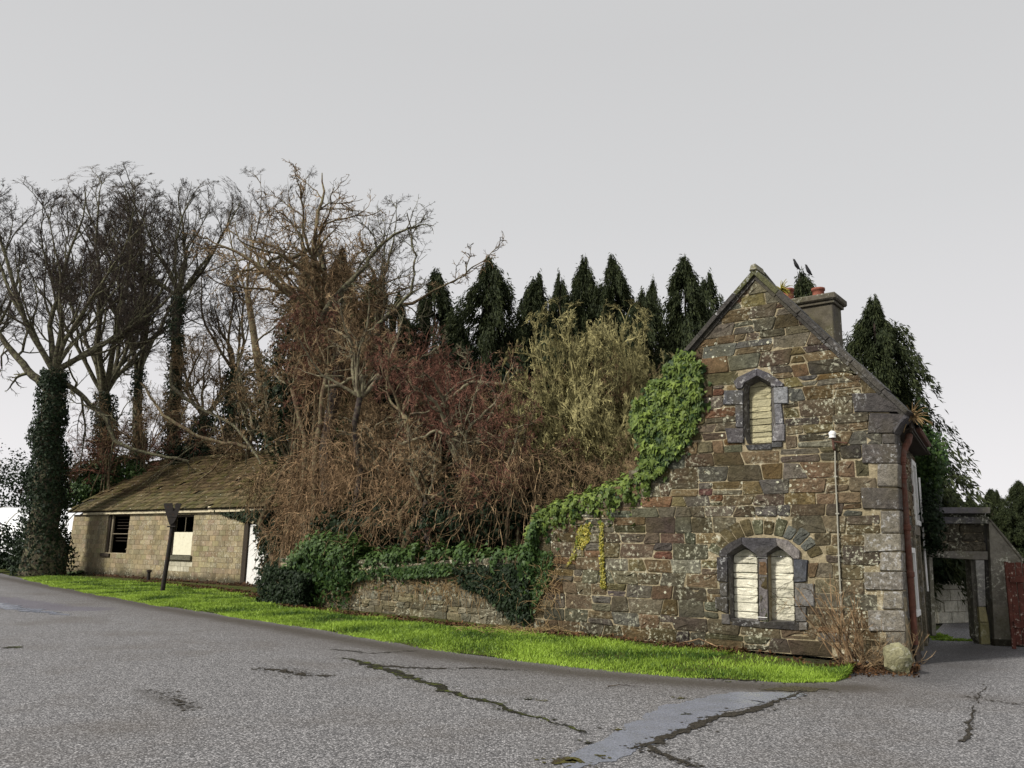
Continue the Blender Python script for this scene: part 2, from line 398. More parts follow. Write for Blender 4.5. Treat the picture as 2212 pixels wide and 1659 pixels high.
# road, with its wear, cracks, wet run-off and moss
def road_mat():
    s = NT('worn_wet_asphalt'); p = s.pos()
    wn = s.n('TexNoise'); s.l(p, wn.inputs['Vector']); wn.inputs['Scale'].default_value = 1.8; wn.inputs['Detail'].default_value = 8; wn.inputs['Roughness'].default_value = .72
    wv = s.vmath('SUBTRACT', wn.outputs['Color'], (.5, .5, .5))
    wn2 = s.n('TexNoise'); s.l(p, wn2.inputs['Vector']); wn2.inputs['Scale'].default_value = 11; wn2.inputs['Detail'].default_value = 6; wn2.inputs['Roughness'].default_value = .8; wv2 = s.vmath('SUBTRACT', wn2.outputs['Color'], (.5, .5, .5))
    def seg(q, a, b, r):
        a, b = np.array([a[0], a[1], 0]), np.array([b[0], b[1], 0]); ab = b - a
        pa = s.vmath('SUBTRACT', q, tuple(a)); h = s.math('DIVIDE', s.vmath('DOT_PRODUCT', pa, tuple(ab)), float(ab @ ab), clamp=True)
        d = s.vmath('LENGTH', s.vmath('SUBTRACT', pa, s.vmath('SCALE', tuple(ab), scale=h)))
        return s.math('SUBTRACT', d, r)
    def poly(pts, rs, warp):
        q = s.vmath('MULTIPLY', s.vmath('ADD', p, s.vmath('ADD', s.vmath('SCALE', wv, scale=warp), s.vmath('SCALE', wv2, scale=.11))), (1, 1, 0))
        P = [G(*x) for x in pts]; o = None
        for i in range(len(P) - 1):
            d = seg(q, P[i], P[i + 1], (rs[i] + rs[i + 1]) / 2); o = d if o is None else s.math('MINIMUM', o, d)
        return o
    dark3 = poly([(310, 1492), (400, 1530)], [.0, .0], .5)
    left = poly([(-60, 1292), (60, 1310), (180, 1316)], [1.1, .9, .5], 1.6)
    # base: graded tarmac with visible chippings
    fine = s.noise(p, 70, 3, .9); mid = s.noise(p, 17, 6, .8); big = s.noise(p, .45, 5, .6)
    vr = s.vor(p, 52)
    vx = s.n('TexVoronoi'); s.l(s.vmath('ADD', p, s.vmath('SCALE', wv2, scale=.02)), vx.inputs['Vector']); vx.inputs['Scale'].default_value = 55; vsx = s.n('SeparateXYZ'); s.l(vx.outputs['Color'], vsx.inputs[0])
    chip = s.math('ADD', s.math('MULTIPLY', s.math('POWER', vsx.outputs[0], 2.0), .85), s.math('MULTIPLY', s.ramp(fine, .4, .6), .22)); chip = s.math('MULTIPLY', chip, s.ramp(vx.outputs['Distance'], .75, .25))
    c = s.mix(chip, (.062, .061, .064), (.62, .61, .62))
    c = s.mix(s.math('MULTIPLY', s.ramp(mid, .5, .68), .6), c, (.06, .057, .062))
    c = s.mix(s.math('MULTIPLY', s.ramp(big, .5, .68), .5), c, (.075, .062, .05))
    c = s.mix(s.math('MULTIPLY', s.math('LESS_THAN', vr, .22), .55), c, (.5, .49, .5))
    c = s.mix(s.math('MULTIPLY', s.ramp(left, .1, -.1), .6), c, (.10, .092, .125))
    # dark earthy band along the verge
    vb = poly([(-60, 1236), (140, 1274), (350, 1315), (600, 1356), (800, 1392), (1000, 1424), (1250, 1455), (1500, 1476), (1700, 1486), (1850, 1486)], [.25] * 10, .5)
    c = s.mix(s.math('MULTIPLY', s.ramp(vb, 1.6, -.1), .55), c, (.085, .075, .068))
    c = s.mix(s.math('MULTIPLY', s.ramp(vb, .30, -.15), .75), c, (.045, .036, .026))
    yard = poly([(1985, 1465), (2060, 1430), (2120, 1400)], [.7, .8, .5], .7)
    c = s.mix(s.math('MULTIPLY', s.ramp(yard, .3, -.5), .6), c, (.045, .043, .044))
    c = s.mix(s.math('MULTIPLY', s.ramp(dark3, .25, 0), .5), c, (.05, .045, .04))
    ro = s.math('ADD', s.math('MULTIPLY', s.ramp(mid, .3, .7), .15), .58)
    h = s.math('ADD', s.math('MULTIPLY', fine, .5), s.math('MULTIPLY', vr, .8))
    s.bump(h, .009)
    return s.fin(c, ro, .5)
edge_px = [(-700, 1130), (-200, 1200), (0, 1238), (140, 1270), (350, 1308), (600, 1345), (800, 1378), (1000, 1412), (1250, 1441), (1500, 1463), (1700, 1474), (1800, 1473), (1838, 1462)]
edge_px = edge_px[2:]
E0 = pg(edge_px)
far0 = E0[0] + nrm(E0[0] - E0[2]) * 60
front = np.array([far0] + list(E0) + [A + T * 1.0 + N * .2, A + N2 * .2 + np.array([0.05, .2, 0]), A + N2 * 30, A + N2 * 30 + np.array([14., -6, 0]), [40., 30, 0], [60, -40, 0], [-120, -40, 0]]); front[:, 2] = 0
import mathutils
def fan(pts):
    tri = mathutils.geometry.tessellate_polygon([[Vector(p) for p in pts]]); return np.array(tri)
O('road', front, fan(front), road_mat(), loc=(0, 0, 0))['kind'] = 'structure'


# wet run-off, cracks and moss as thin irregular sheets lying on the road
from mathutils import noise as mn
def ragged_strip(name, px, rad, mat, z, warp=.04, fr=.8, thr=0.0, seed=1, kind='structure', blots=0, ws=6.0, step=.015):
    P = np.array([G(*q) for q in px]); d = np.concatenate([[0], np.cumsum(np.linalg.norm(np.diff(P, axis=0), axis=1))]); n = max(8, int(d[-1] / step)); sl_ = np.linspace(0, d[-1], n)
    C_ = np.stack([np.interp(sl_, d, P[:, k]) for k in range(3)], 1); R_ = np.interp(sl_, d, rad); tt = nrm(np.gradient(C_, axis=0)); nn = np.stack([-tt[:, 1], tt[:, 0], tt[:, 0] * 0], 1)
    f = lambda x, y, o: mn.fractal(Vector((x * ws, y * ws, seed * 3.1 + o)), .7, 2.1, 6)
    off = np.array([mn.fractal(Vector((c[0] * 1.6, c[1] * 1.6, seed)), 1, 2, 5) for c in C_]) * warp
    a = R_ * (1 + fr * np.array([f(c[0], c[1], 0) for c in C_])) - thr; b = R_ * (1 + fr * np.array([f(c[0], c[1], 5) for c in C_])) - thr
    ends = np.minimum(1, np.minimum(sl_, d[-1] - sl_) / (max(rad) * 1.5 + .01)) ** .5; a *= ends; b *= ends
    ok = (a + b) > .004; a, b = np.maximum(a, -b + .001), b
    V = np.stack([C_ + nn * (off + a)[:, None], C_ + nn * off[:, None], C_ + nn * (off - b)[:, None]], 1).reshape(-1, 3); V[:, 2] = z; i = np.where(ok[:-1] & ok[1:])[0] * 3
    F = [np.concatenate([np.stack([i, i + 1, i + 4, i + 3], 1), np.stack([i + 1, i + 2, i + 5, i + 4], 1)])]
    parts = [(V, F)]
    for _ in range(blots):
        k = rng.integers(0, n); c = C_[k] + nn[k] * (off[k] + rng.normal(0, R_[k] * 1.6 + .02)) + tt[k] * rng.normal(0, .02); c[2] = z + .001 + rng.uniform(0, .0008); m = 7; an = np.arange(m) * 2 * math.pi / m; rr = rng.uniform(.004, .02) * rng.uniform(.6, 1.3, m)
        parts.append((np.concatenate([[c], c + np.stack([np.cos(an) * rr * 1.3, np.sin(an) * rr, an * 0], 1)]), np.stack([np.zeros(m, int), 1 + np.arange(m), 1 + (np.arange(m) + 1) % m], 1)))
    V, F = merge(parts); o = O(name, V, F, mat, loc=C_[0]); o['kind'] = kind; return o
def wet_mat():
    s = NT('wet_smooth_tarmac'); p = s.pos(); fine = s.noise(p, 60, 3, .8); big = s.noise(p, 2.2, 5, .7)
    c = s.mix(s.ramp(fine, .36, .64), (.12, .13, .165), (.27, .29, .355)); c = s.mix(s.math('MULTIPLY', s.ramp(big, .56, .72), .7), c, (.09, .085, .08))  # pale bluish base puts the sky's reflection into the wet colour
    s.bump(fine, .002); return s.fin(c, s.math('ADD', s.math('MULTIPLY', s.ramp(big, .4, .7), .3), .18), .6)
def crack_mat(nm, a, b, c3=None):
    s = NT(nm); p = s.pos(); c = s.mix(s.ramp(s.noise(p, 40, 5, .8), .42, .6), a, b)
    if c3: c = s.mix(s.ramp(s.noise(p, 6, 5, .7), .5, .58), c, c3)
    s.bump(s.noise(p, 50, 5, .8), .012); return s.fin(c, .85, .2)
WM = wet_mat(); KM = crack_mat('mossy_crack', (.006, .006, .004), (.035, .033, .02), (.07, .085, .014)); DM = crack_mat('damp_grit', (.012, .011, .009), (.07, .06, .045)); MM = crack_mat('olive_moss', (.03, .028, .008), (.13, .12, .03), (.05, .04, .02)); BM = crack_mat('brown_silt', (.03, .026, .016), (.11, .095, .055))
ragged_strip('wet_patch', [(1730, 1497), (1600, 1509), (1503, 1532), (1411, 1573), (1330, 1612), (1235, 1662)], [.22, .34, .34, .25, .21, .2], WM, .004, .10, .28, seed=2, ws=3.0)
ragged_strip('silt_patch', [(1790, 1488), (1720, 1490), (1640, 1490)], [.10, .16, .05], BM, .006, .05, .7, seed=3, blots=60)
ragged_strip('road_crack', [(745, 1421), (800, 1436), (880, 1462), (985, 1497), (1110, 1538), (1215, 1567), (1262, 1583)], [.02, .085, .09, .055, .03, .012, .045], KM, .008, .12, 1.0, .004, 4, blots=260)
ragged_strip('road_crack', [(800, 1436), (880, 1445), (1000, 1443), (1130, 1447)], [.07, .045, .035, .01], DM, .007, .14, 1.3, .006, 5, blots=200)
ragged_strip('road_crack', [(720, 1402), (800, 1412), (900, 1406)], [.02, .025, .01], DM, .007, .12, 1.4, .008, 6, blots=90)
ragged_strip('damp_edge', [(1740, 1492), (1640, 1526), (1589, 1543), (1503, 1568), (1411, 1602), (1360, 1618)], [.01, .05, .055, .05, .05, .02], DM, .008, .06, 1.1, .004, 7, blots=260)
ragged_strip('damp_edge', [(1395, 1610), (1432, 1630), (1510, 1660)], [.035, .04, .012], DM, .008, .05, 1.0, .003, 8, blots=90)
ragged_strip('road_crack', [(2128, 1478), (2105, 1530), (2088, 1605)], [.006, .01, .03], DM, .007, .06, 1.4, .004, 9, blots=70)
ragged_strip('road_crack', [(2085, 1505), (2130, 1514), (2212, 1523)], [.004, .012, .014], DM, .007, .05, 1.4, .004, 10, blots=40)
ragged_strip('damp_patch', [(560, 1442), (640, 1455), (720, 1462)], [.05, .11, .03], DM, .006, .15, 1.8, .05, 11, blots=220)
ragged_strip('damp_patch', [(2, 1400), (52, 1398)], [.09, .09], KM, .006, .05, .7, .0, 12, blots=30)
ragged_strip('damp_patch', [(310, 1492), (370, 1500), (415, 1535)], [.02, .04, .02], DM, .006, .1, 2.2, .035, 13, blots=120)
ragged_strip('moss_puddle', [(1190, 1652), (1235, 1640), (1268, 1650)], [.05, .10, .03], MM, .007, .02, .5, 0, 14, blots=30)
for q_, (x_, y_, r_) in enumerate([(1335, 1578, .02), (1270, 1607, .02), (1300, 1635, .025), (1140, 1512, .03), (1165, 1515, .015), (1480, 1545, .015), (1470, 1510, .02)]): ragged_strip('moss_spot', [(x_ - 12, y_), (x_ + 12, y_ - 1)], [r_, r_], KM if q_ % 2 else MM, .009, .01, .8, 0, 20 + q_, blots=8)
ragged_strip('mud_edge', [(1370, 1448), (1500, 1462), (1620, 1470), (1760, 1474)], [.01, .07, .08, .02], KM, .007, .06, 1.2, .01, 30, blots=240)
ragged_strip('light_patch', [(-40, 1302), (60, 1318), (150, 1330)], [.35, .3, .1], WM, .005, .3, .9, .03, 31, ws=1.5, step=.05)
# verge: soil strip between road edge and walls, bulging a little
up_px = [(0, 1223), (140, 1246), (350, 1262), (550, 1285), (640, 1316), (800, 1336), (1000, 1357), (1150, 1371), (1400, 1393), (1600, 1415), (1760, 1432), (1838, 1452)]
def resample(P, n):
    P = np.array(P, float); d = np.concatenate([[0], np.cumsum(np.linalg.norm(np.diff(P, axis=0), axis=1))]); s = np.linspace(0, d[-1], n)
    return np.stack([np.interp(s, d, P[:, i]) for i in range(P.shape[1])], 1)
U0_ = pg(up_px); ext = nrm(U0_[0] - U0_[2]) * 40
LE = resample(np.vstack([E0[0] + ext, E0]), 260); UE = resample(np.vstack([U0_[0] + ext, U0_]), 260)
# re-parametrise the upper edge by matching the lower edge's x
UE = np.stack([UE[np.argmin(((UE - q) ** 2).sum(1))] for q in LE])
LE = LE + rng.normal(0, .022, LE.shape) * np.array([1, 1, 0]) + np.stack([np.sin(np.arange(260) * .9) * .03 + np.sin(np.arange(260) * .37) * .05] * 2 + [np.zeros(260)], 1) * np.array([.6, .8, 0])
back = UE + N * 2.5
nv = 7; V = []
for k in range(nv):
    f = k / (nv - 1); V.append(LE * (1 - f) + UE * f + np.array([0, 0, 1]) * (.045 * math.sin(min(1, f * 1.6) * math.pi / 2) + .004))
V.append(back + [0, 0, .03]); V = np.array(V); V[-1, 240:] = V[-2, 240:]
V[1:nv] += rng.normal(0, .008, V[1:nv].shape) * [0, 0, 1]
K = V.shape[1]; i = np.arange(nv)[:, None] * K + np.arange(K - 1)[None]
Fq = np.stack([i, i + 1, i + 1 + K, i + K], -1).reshape(-1, 4)
def verge_mat():
    s = NT('verge_turf_soil'); p = s.pos()
    c = s.mix(s.ramp(s.noise(p, 5, 6, .7), .45, .6), (.05, .075, .012), (.07, .05, .025)); s.bump(s.noise(p, 25, 5, .7), .03); return s.fin(c, .95, .1)
O('verge_soil', V.reshape(-1, 3), Fq, verge_mat(), smooth=True, loc=LE[200])['kind'] = 'structure'

# ================================================================ HOUSE
house = E('stone_house', 'disused stone lodge with steep gable, bricked-up lancet windows and ivy down its left side', 'house', A)
fr = frame(A, T, N)
def uz(x, y, P=A, nn=N, t=T):
    q = onp(x, y, P, nn); return [float((q - P) @ t), float(q[2])]
def uzs(pts, **k): return np.array([uz(x, y, **k) for x, y in pts])
c2 = lambda pts: [(1524.8 + .1634 * x, 1118.2 + .1634 * y) for x, y in pts]
c3 = lambda pts: [(1524.8 + .143 * x, 765.8 + .143 * y) for x, y in pts]
c5 = lambda pts: [(1694.3 + .3677 * x, 881 + .3677 * y) for x, y in pts]
c4 = lambda pts: [(1457 + .2777 * x, 555.7 + .2777 * y) for x, y in pts]   # gable top crop (800/1952*.6777)
# roof line of the gable
apex = uz(1633, 592); rE = uz(1952, 893); lE = uz(1487, 765)
def hp(p, q):                     # half plane coefficients keeping the side below the line
    a, b = (q[1] - p[1]), -(q[0] - p[0]); c = a * p[0] + b * p[1]
    if b < 0: a, b, c = -a, -b, -c
    return a, b, c
HR = hp(rE, apex); HL = hp(apex, lE)
left_px = [(1487, 765), (1440, 830), (1395, 885), (1388, 1000), (1340, 1052), (1285, 1072), (1170, 1115), (1150, 1170), (1150, 1365)]
left_uz = uzs(left_px); left_uz[-1, 1] = 0
left_z = left_uz[::-1, 1]; left_u = left_uz[::-1, 0]; left_z = np.maximum.accumulate(left_z + np.arange(len(left_z)) * 1e-4)
def uleft(z): return float(np.interp(z, left_z, left_u))
outline = np.array([[0, 0], [0, rE[1]], apex] + [list(q) for q in left_uz])
F3 = fan([fr(p[0], 0, p[1])[0] for p in outline])
k = len(outline)
# ---- openings and dressed stones
up_open = uzs(c3([(575, 560), (600, 440), (795, 325), (1000, 440), (1030, 500), (1045, 750), (1065, 1060), (1005, 1330), (640, 1350), (580, 1200)]))
lo_open_L = uzs(c2([(300, 520), (300, 480), (495, 350), (690, 490), (690, 520), (705, 1370), (330, 1335)]))
lo_open_R = uzs(c2([(820, 520), (820, 470), (960, 370), (1130, 500), (1170, 545), (1185, 1380), (840, 1370)]))
frame_up = [  # (polygon, proud, material tint)
    c3([(435, 420), (500, 350), (785, 215), (790, 325), (600, 440), (560, 520), (480, 530)]), c3([(785, 215), (960, 285), (1180, 440), (1175, 490), (1010, 500), (1000, 440), (795, 325)]),
    c3([(285, 545), (572, 545), (572, 760), (270, 760)]), c3([(455, 765), (572, 765), (576, 1112), (465, 1108)]), c3([(300, 1117), (578, 1117), (582, 1340), (345, 1340)]),
    c3([(1030, 500), (1245, 490), (1250, 745), (1040, 745)]), c3([(1045, 750), (1150, 750), (1185, 1056), (1065, 1056)]), c3([(1065, 1060), (1200, 1060), (1200, 1310), (1010, 1320)]),
    c3([(1010, 1328), (1160, 1322), (1160, 1400), (1000, 1410)])]
frame_lo = [
    c2([(200, 440), (320, 340), (480, 262), (492, 350), (300, 480), (295, 515), (190, 515)]), c2([(488, 262), (935, 270), (960, 370), (820, 468), (820, 520), (690, 520), (690, 490), (498, 352)]),
    c2([(940, 272), (1090, 300), (1250, 440), (1250, 540), (1172, 540), (1130, 500), (965, 372)]),
    c2([(155, 522), (298, 522), (298, 855), (160, 835)]), c2([(190, 862), (300, 862), (300, 1040), (200, 1040)]), c2([(130, 1048), (302, 1048), (302, 1265), (140, 1200)]), c2([(215, 1272), (320, 1275), (330, 1405), (220, 1405)]),
    c2([(1174, 545), (1355, 560), (1335, 845), (1174, 860)]), c2([(1185, 865), (1440, 875), (1440, 1170), (1190, 1175)]), c2([(1190, 1182), (1335, 1182), (1335, 1375), (1195, 1375)]), c2([(1240, 1383), (1350, 1383), (1350, 1485), (1240, 1485)])]
quoins = [c4([(1380, 1058), (1590, 1058), (1830, 1205), (1400, 1208)]), c4([(1520, 1215), (1812, 1218), (1760, 1290), (1700, 1370), (1505, 1372)]),
    c5([(578, 157), (655, 157), (656, 212), (578, 212)]), c5([(455, 216), (668, 216), (668, 326), (460, 326)]), c5([(550, 331), (670, 331), (672, 464), (548, 462)]),
    c5([(450, 470), (675, 470), (678, 600), (460, 592)]), c5([(565, 606), (680, 606), (682, 735), (570, 735)]), c5([(470, 741), (686, 741), (690, 842), (470, 848)]),
    c5([(570, 848), (692, 848), (696, 958), (560, 958)]), c5([(470, 964), (697, 964), (700, 1070), (475, 1068)]), c5([(585, 1076), (701, 1076), (706, 1182), (580, 1182)]),
    c5([(490, 1190), (708, 1190), (713, 1312), (500, 1312)]), c5([(600, 1317), (714, 1317), (716, 1420), (600, 1420)]), c5([(520, 1425), (716, 1425), (716, 1515), (520, 1500)])]
qtint = [(.052, .05, .055), (.055, .052, .058), (.07, .068, .075), (.075, .07, .072), (.16, .155, .15), (.075, .07, .068), (.15, .145, .135), (.22, .215, .20), (.22, .215, .20), (.17, .165, .16), (.2, .195, .18), (.2, .195, .185), (.16, .155, .14), (.14, .13, .11)]
dress = [uzs(p) for p in frame_up + frame_lo + quoins]
# ---- gable wall slab (the mortar) with real openings, cut by even-odd rows
def inside(poly, u, z):
    r = False; n = len(poly)
    for a in range(n):
        (x1, y1), (x2, y2) = poly[a], poly[a - 1]
        if (y1 > z) != (y2 > z) and u < (x2 - x1) * (z - y1) / (y2 - y1) + x1: r = not r
    return r
def hole_tess(outer, holes, dd):
    lists = [[Vector((p[0], p[1], 0)) for p in outer]] + [[Vector((p[0], p[1], 0)) for p in h] for h in holes]
    tri = np.array(mathutils.geometry.tessellate_polygon(lists)); pts = np.array([p for l in [list(outer)] + [list(h) for h in holes] for p in l])
    return fr(pts[:, 0], np.full(len(pts), dd), pts[:, 1]), tri, pts
Vf, Tf, pts2 = hole_tess(outline, [up_open, lo_open_L, lo_open_R], 0.0)
parts = [(Vf, Tf)]
off = len(Vf); Vb = Vf + N * .45; parts.append((Vb, Tf[:, ::-1]))
n0 = 0
for lst in (outline, up_open, lo_open_L, lo_open_R):
    kk = len(lst); q = fr(np.array(lst)[:, 0], np.zeros(kk), np.array(lst)[:, 1]); VV = np.vstack([q, q + N * .45])
    a = np.arange(kk); b = (a + 1) % kk; parts.append((VV, np.stack([a, b, b + kk, a + kk], 1)))
V_, F_ = merge(parts)
gable = O('gable_wall', V_, F_, MAT['mortar'], house)
# ---- dressed pieces
def dressed(name, poly, tint, proud=.035, back=.03, rough=.006, frm=fr, par=gable, mat='lime', bev=.012):
    V, F = stone(poly, frm, back, proud, rough, bev, .012); return O(name, V, F, MAT[mat], par, tint=tint)
for p in frame_up[:2]: 
    V, F = prism(uzs(p), fr, -.07, .12, .012); O('arch_stone', V, F, MAT['lime'], gable, tint=(.06, .057, .065))
O_ = 0
for j, p in enumerate(frame_up[2:]):
    V, F = prism(uzs(p), fr, -.05, .12, .014, .003); O('jamb_stone', V, F, MAT['lime'], gable, tint=[(.05, .052, .06), (.05, .048, .05), (.055, .05, .052), (.17, .175, .185), (.11, .11, .12), (.12, .115, .12), (.05, .05, .05)][j])
for p, tn in zip(frame_lo[:3], [(.035, .032, .032), (.042, .04, .044), (.16, .145, .14)]):
    poly = uzs(p); V, F = prism(poly, fr, -.06, .12, 0); V = V
    O('arch_stone', V, [np.array(fan(V[len(poly):])) + len(poly), F[0]], MAT['lime'], gable, tint=tn)
for j, p in enumerate(frame_lo[3:]):
    V, F = prism(uzs(p), fr, -.05, .12, .014, .004); O('jamb_stone', V, F, MAT['lime'], gable, tint=[(.03, .028, .03), (.05, .047, .045), (.03, .028, .03), (.075, .07, .07), (.05, .055, .07), (.13, .125, .12), (.10, .095, .09), (.11, .10, .09)][j])
for p, tn in zip(quoins, qtint):
    V, F = stone(uzs(p), fr, .30, .05, .003, .014, .010); O('quoin_stone', V, F, MAT['lime'], house, tint=np.array(tn) * [.78, .73, .64])
# kneeler corbel projecting to the right beyond the corner
V, F = prism(uzs(c4([(1700, 1300), (1800, 1222), (1812, 1250), (1760, 1300), (1712, 1372)])), fr, -.05, .35, .01); O('kneeler', V, F, MAT['lime'], house, tint=(.06, .057, .062))
# ---- window infill: rows of rough blocks inside a moulded light
def infill(name, poly_px, nrow, depth, open_uz, tint, lbl):
    P = uzs(poly_px, P=A + N * depth); P = np.array([[q[0], q[1]] for q in P])
    fo = frame(A, T, N)
    wn = E(name, None, None, fr(P[:, 0].mean(), depth, P[:, 1].min())[0])
    wn.parent = house; wn.location = WL[wn] - WL[house]; wn['label'] = lbl
    if 'category' in wn: del wn['category']
    z0, z1 = P[:, 1].min(), P[:, 1].max(); zs = np.linspace(z0, z1, nrow + 1); zs[1:-1] += rng.normal(0, .01, nrow - 1)
    for a in range(nrow):
        q = clip(clip(P, 0, -1, -(zs[a] + .004)), 0, 1, zs[a + 1] - .004)
        if len(q) < 3: continue
        V, F = stone(q, frame(A + N * depth, T, N), .06, .0, .006, .009, .012)
        g_ = rng.uniform(.85, 1.08); O('block', V, F, MAT['infill'], wn, tint=np.array(tint) * g_)
    # splayed reveals between the opening edge and the infill
    k1 = len(open_uz); ctr = P.mean(0)
    oi = np.array(open_uz); ii = []
    for q in oi:
        s_ = [q[0], q[1]]
        best = None
        for m in range(len(P)):
            a_, b_ = P[m], P[(m + 1) % len(P)]; tt = np.clip(np.dot(np.array(s_) - a_, b_ - a_) / max(1e-9, np.dot(b_ - a_, b_ - a_)), 0, 1)
            c_ = a_ + tt * (b_ - a_); dd = np.linalg.norm(c_ - s_)
            if best is None or dd < best[0]: best = (dd, c_)
        ii.append(best[1])
    ii = np.array(ii)
    V = np.vstack([fr(oi[:, 0], np.full(k1, -.03), oi[:, 1]), fr(ii[:, 0], np.full(k1, depth + .012), ii[:, 1])])
    a = np.arange(k1); b = (a + 1) % k1
    O('reveal', V, np.stack([a, b, b + k1, a + k1], 1), MAT['lime'], wn, tint=(.085, .08, .08))
    bb = fr(P[:, 0], np.full(len(P), depth + .05), P[:, 1]); 
    return wn
infill('lancet_window', c3([(650, 505), (735, 440), (820, 400), (905, 440), (985, 490), (1000, 1330), (665, 1365)]), 10, .17, up_open, (.40, .37, .235), 'single pointed window blocked up with mossy pale blocks')
infill('window_light', c2([(362, 505), (440, 450), (520, 412), (600, 440), (680, 500), (692, 1340), (375, 1325)]), 9, .15, lo_open_L, (.70, .675, .55), 'left half of the twin window, whitewashed block infill')
infill('window_light', c2([(828, 505), (900, 450), (985, 420), (1070, 450), (1150, 510), (1178, 1370), (850, 1350)]), 9, .15, lo_open_R, (.70, .675, .55), 'right half of the twin window, whitewashed block infill with dead creeper')
# mullion, sills
V, F = prism(uzs(c2([(698, 524), (812, 524), (832, 1372), (712, 1372)])), fr, -.02, .16, .03); O('mullion', V, F, MAT['lime'], gable, tint=(.11, .10, .10))
V, F = prism(uzs(c2([(320, 1340), (760, 1375), (1236, 1385), (1236, 1485), (760, 1462), (350, 1418)])), fr, -.03, .2, .01); O('window_sill', V, F, MAT['lime'], gable, tint=(.022, .02, .02))  # near-black tint paints the shade of the hollow below the lights
V, F = prism(uzs(c3([(600, 1372), (1005, 1350), (1000, 1435), (640, 1440)])), fr, -.03, .2, .01); O('window_sill', V, F, MAT['lime'], gable, tint=(.03, .03, .03))
for y0 in (524, 1312):
    V, F = pipe(fr(np.array([uz(*c2([(690, y0)])[0])[0], uz(*c2([(822, y0 + 10)])[0])[0]]), np.array([-.035, -.035]), np.array([uz(*c2([(690, y0)])[0])[1], uz(*c2([(822, y0 + 10)])[0])[1]])), .006, 5); O('wire_tie', V, F, MAT['whiteplastic'], gable)

# ---- rubble stones
PAL = [((.115, .078, .040), 8), ((.095, .075, .048), 8), ((.10, .09, .07), 5), ((.075, .076, .072), 3), ((.125, .058, .032), 2.2), ((.125, .095, .05), 4), ((.05, .043, .036), 4), ((.085, .084, .062), 5), ((.22, .11, .04), .35), ((.14, .14, .115), 1.2)]
pw = np.array([w_ for _, w_ in PAL]); pw = pw / pw.sum()
def scol():
    c_ = np.array(PAL[rng.choice(len(PAL), p=pw)][0]) * .72 + np.array([.095, .076, .05]) * .28; return c_ * rng.uniform(.55, 1.25) + rng.normal(0, .004, 3).clip(-.01, .01)
def subtract(iv, a, b):
    o = []
    for x, y in iv:
        if b <= x or a >= y: o.append((x, y)); continue
        if a > x: o.append((x, a))
        if b < y: o.append((b, y))
    return o
def extent(poly, z0, z1):
    q = clip(clip(np.array(poly), 0, -1, -z0), 0, 1, z1)
    return (q[:, 0].min(), q[:, 0].max()) if len(q) >= 3 else None
# relieving arch over the double window
ac = np.array(uz(1653, 1235)); aw = abs(uz(1740, 1210)[0] - uz(1566, 1200)[0]) / 2 * 1.12
ah = uz(1655, 1163)[1] - ac[1]
vou = []
nv_ = 12
for a in range(nv_):
    t0, t1 = math.radians(22 + 136 * a / nv_), math.radians(22 + 136 * (a + 1) / nv_)
    ro = rng.uniform(.30, .40)
    g_ = .008
    P4 = [ac + [aw * math.cos(tt) * (1 + (ro / aw if rr else .07)), ah * math.sin(tt) * (1 + (ro / ah if rr else .12))] for tt, rr in ((t0 + g_, 0), (t0 + g_, 1), (t1 - g_, 1), (t1 - g_, 0))]
    vou.append(np.array(P4))
voz = np.array([ac + [aw * 1.0 * math.cos(t_) + .32 * math.cos(t_), (ah + .31) * math.sin(t_)] for t_ in np.radians(np.linspace(15, 165, 13))])
block_zones = dress + [voz, up_open, lo_open_L, lo_open_R] + [uzs(c2([(200, 1330), (1240, 1385), (1240, 1485), (200, 1410)])), uzs(c3([(560, 1350), (1010, 1340), (1010, 1440), (560, 1445)]))]
stones = []
for P4 in vou: stones.append((P4, np.array([(.085, .085, .05), (.09, .095, .085), (.075, .06, .03)][rng.integers(3)]) * rng.uniform(.8, 1.2), .02))
z = 0.0
rows = []
while z < apex[1] + .1:
    h_ = rng.choice([.15, .20, .25, .30], p=[.15, .3, .35, .2]); rows.append((z, z + h_)); z += h_
def make_rows(rows, ul, ur_f, zones, clips, out, wmin=.2, wmax=.70, frm_scale=1, tintf=scol, split=.25):
    for z0, z1 in rows:
        h_ = z1 - z0; zm = (z0 + z1) / 2
        iv = [(ur_f(zm), ul(zm))]
        for q in zones:
            e_ = extent(q, z0 + h_ * .42, z1 - h_ * .42) 
            if e_: iv = subtract(iv, e_[0] - .006, e_[1] + .006)
        for x, y in iv:
            if y - x < .06: continue
            u = x; sk0 = 0
            while u < y - .01:
                w_ = rng.uniform(wmin, wmax) * (h_ / .2) ** .3
                if y - u - w_ < .14: w_ = y - u
                w_ = min(w_, y - u)
                sk = rng.normal(0, .026) if u + w_ < y - .01 else 0
                gz = .006
                jt = lambda: rng.normal(0, .017)
                a0, a1 = u + .004, u + w_ - .004
                if h_ > .2 and rng.random() < split:      # two thinner stones in one course
                    zc = zm + rng.normal(0, .02); pcs = [(z0, zc - .004), (zc + .004, z1)]
                else: pcs = [(z0, z1)]
                for q0, q1 in pcs:
                    P4 = np.array([[a0 + sk0, q0 + gz / 2 + jt() * .6], [a1 + sk, q0 + gz / 2 + jt() * .6], [a1 - sk, q1 - gz / 2 + jt() * .6], [a0 - sk0, q1 - gz / 2 + jt() * .6]])
                    for c_ in clips: P4 = clip(P4, *c_) if len(P4) else P4
                    if len(P4) >= 3 and abs(area(P4)) > .0035: out.append((P4, tintf(), rng.uniform(.006, .030)))
                u += w_; sk0 = sk
make_rows(rows, uleft, lambda z_: .0, block_zones, [(HR[0], HR[1], HR[2] - .10), (HL[0], HL[1], HL[2] - .10)], stones)
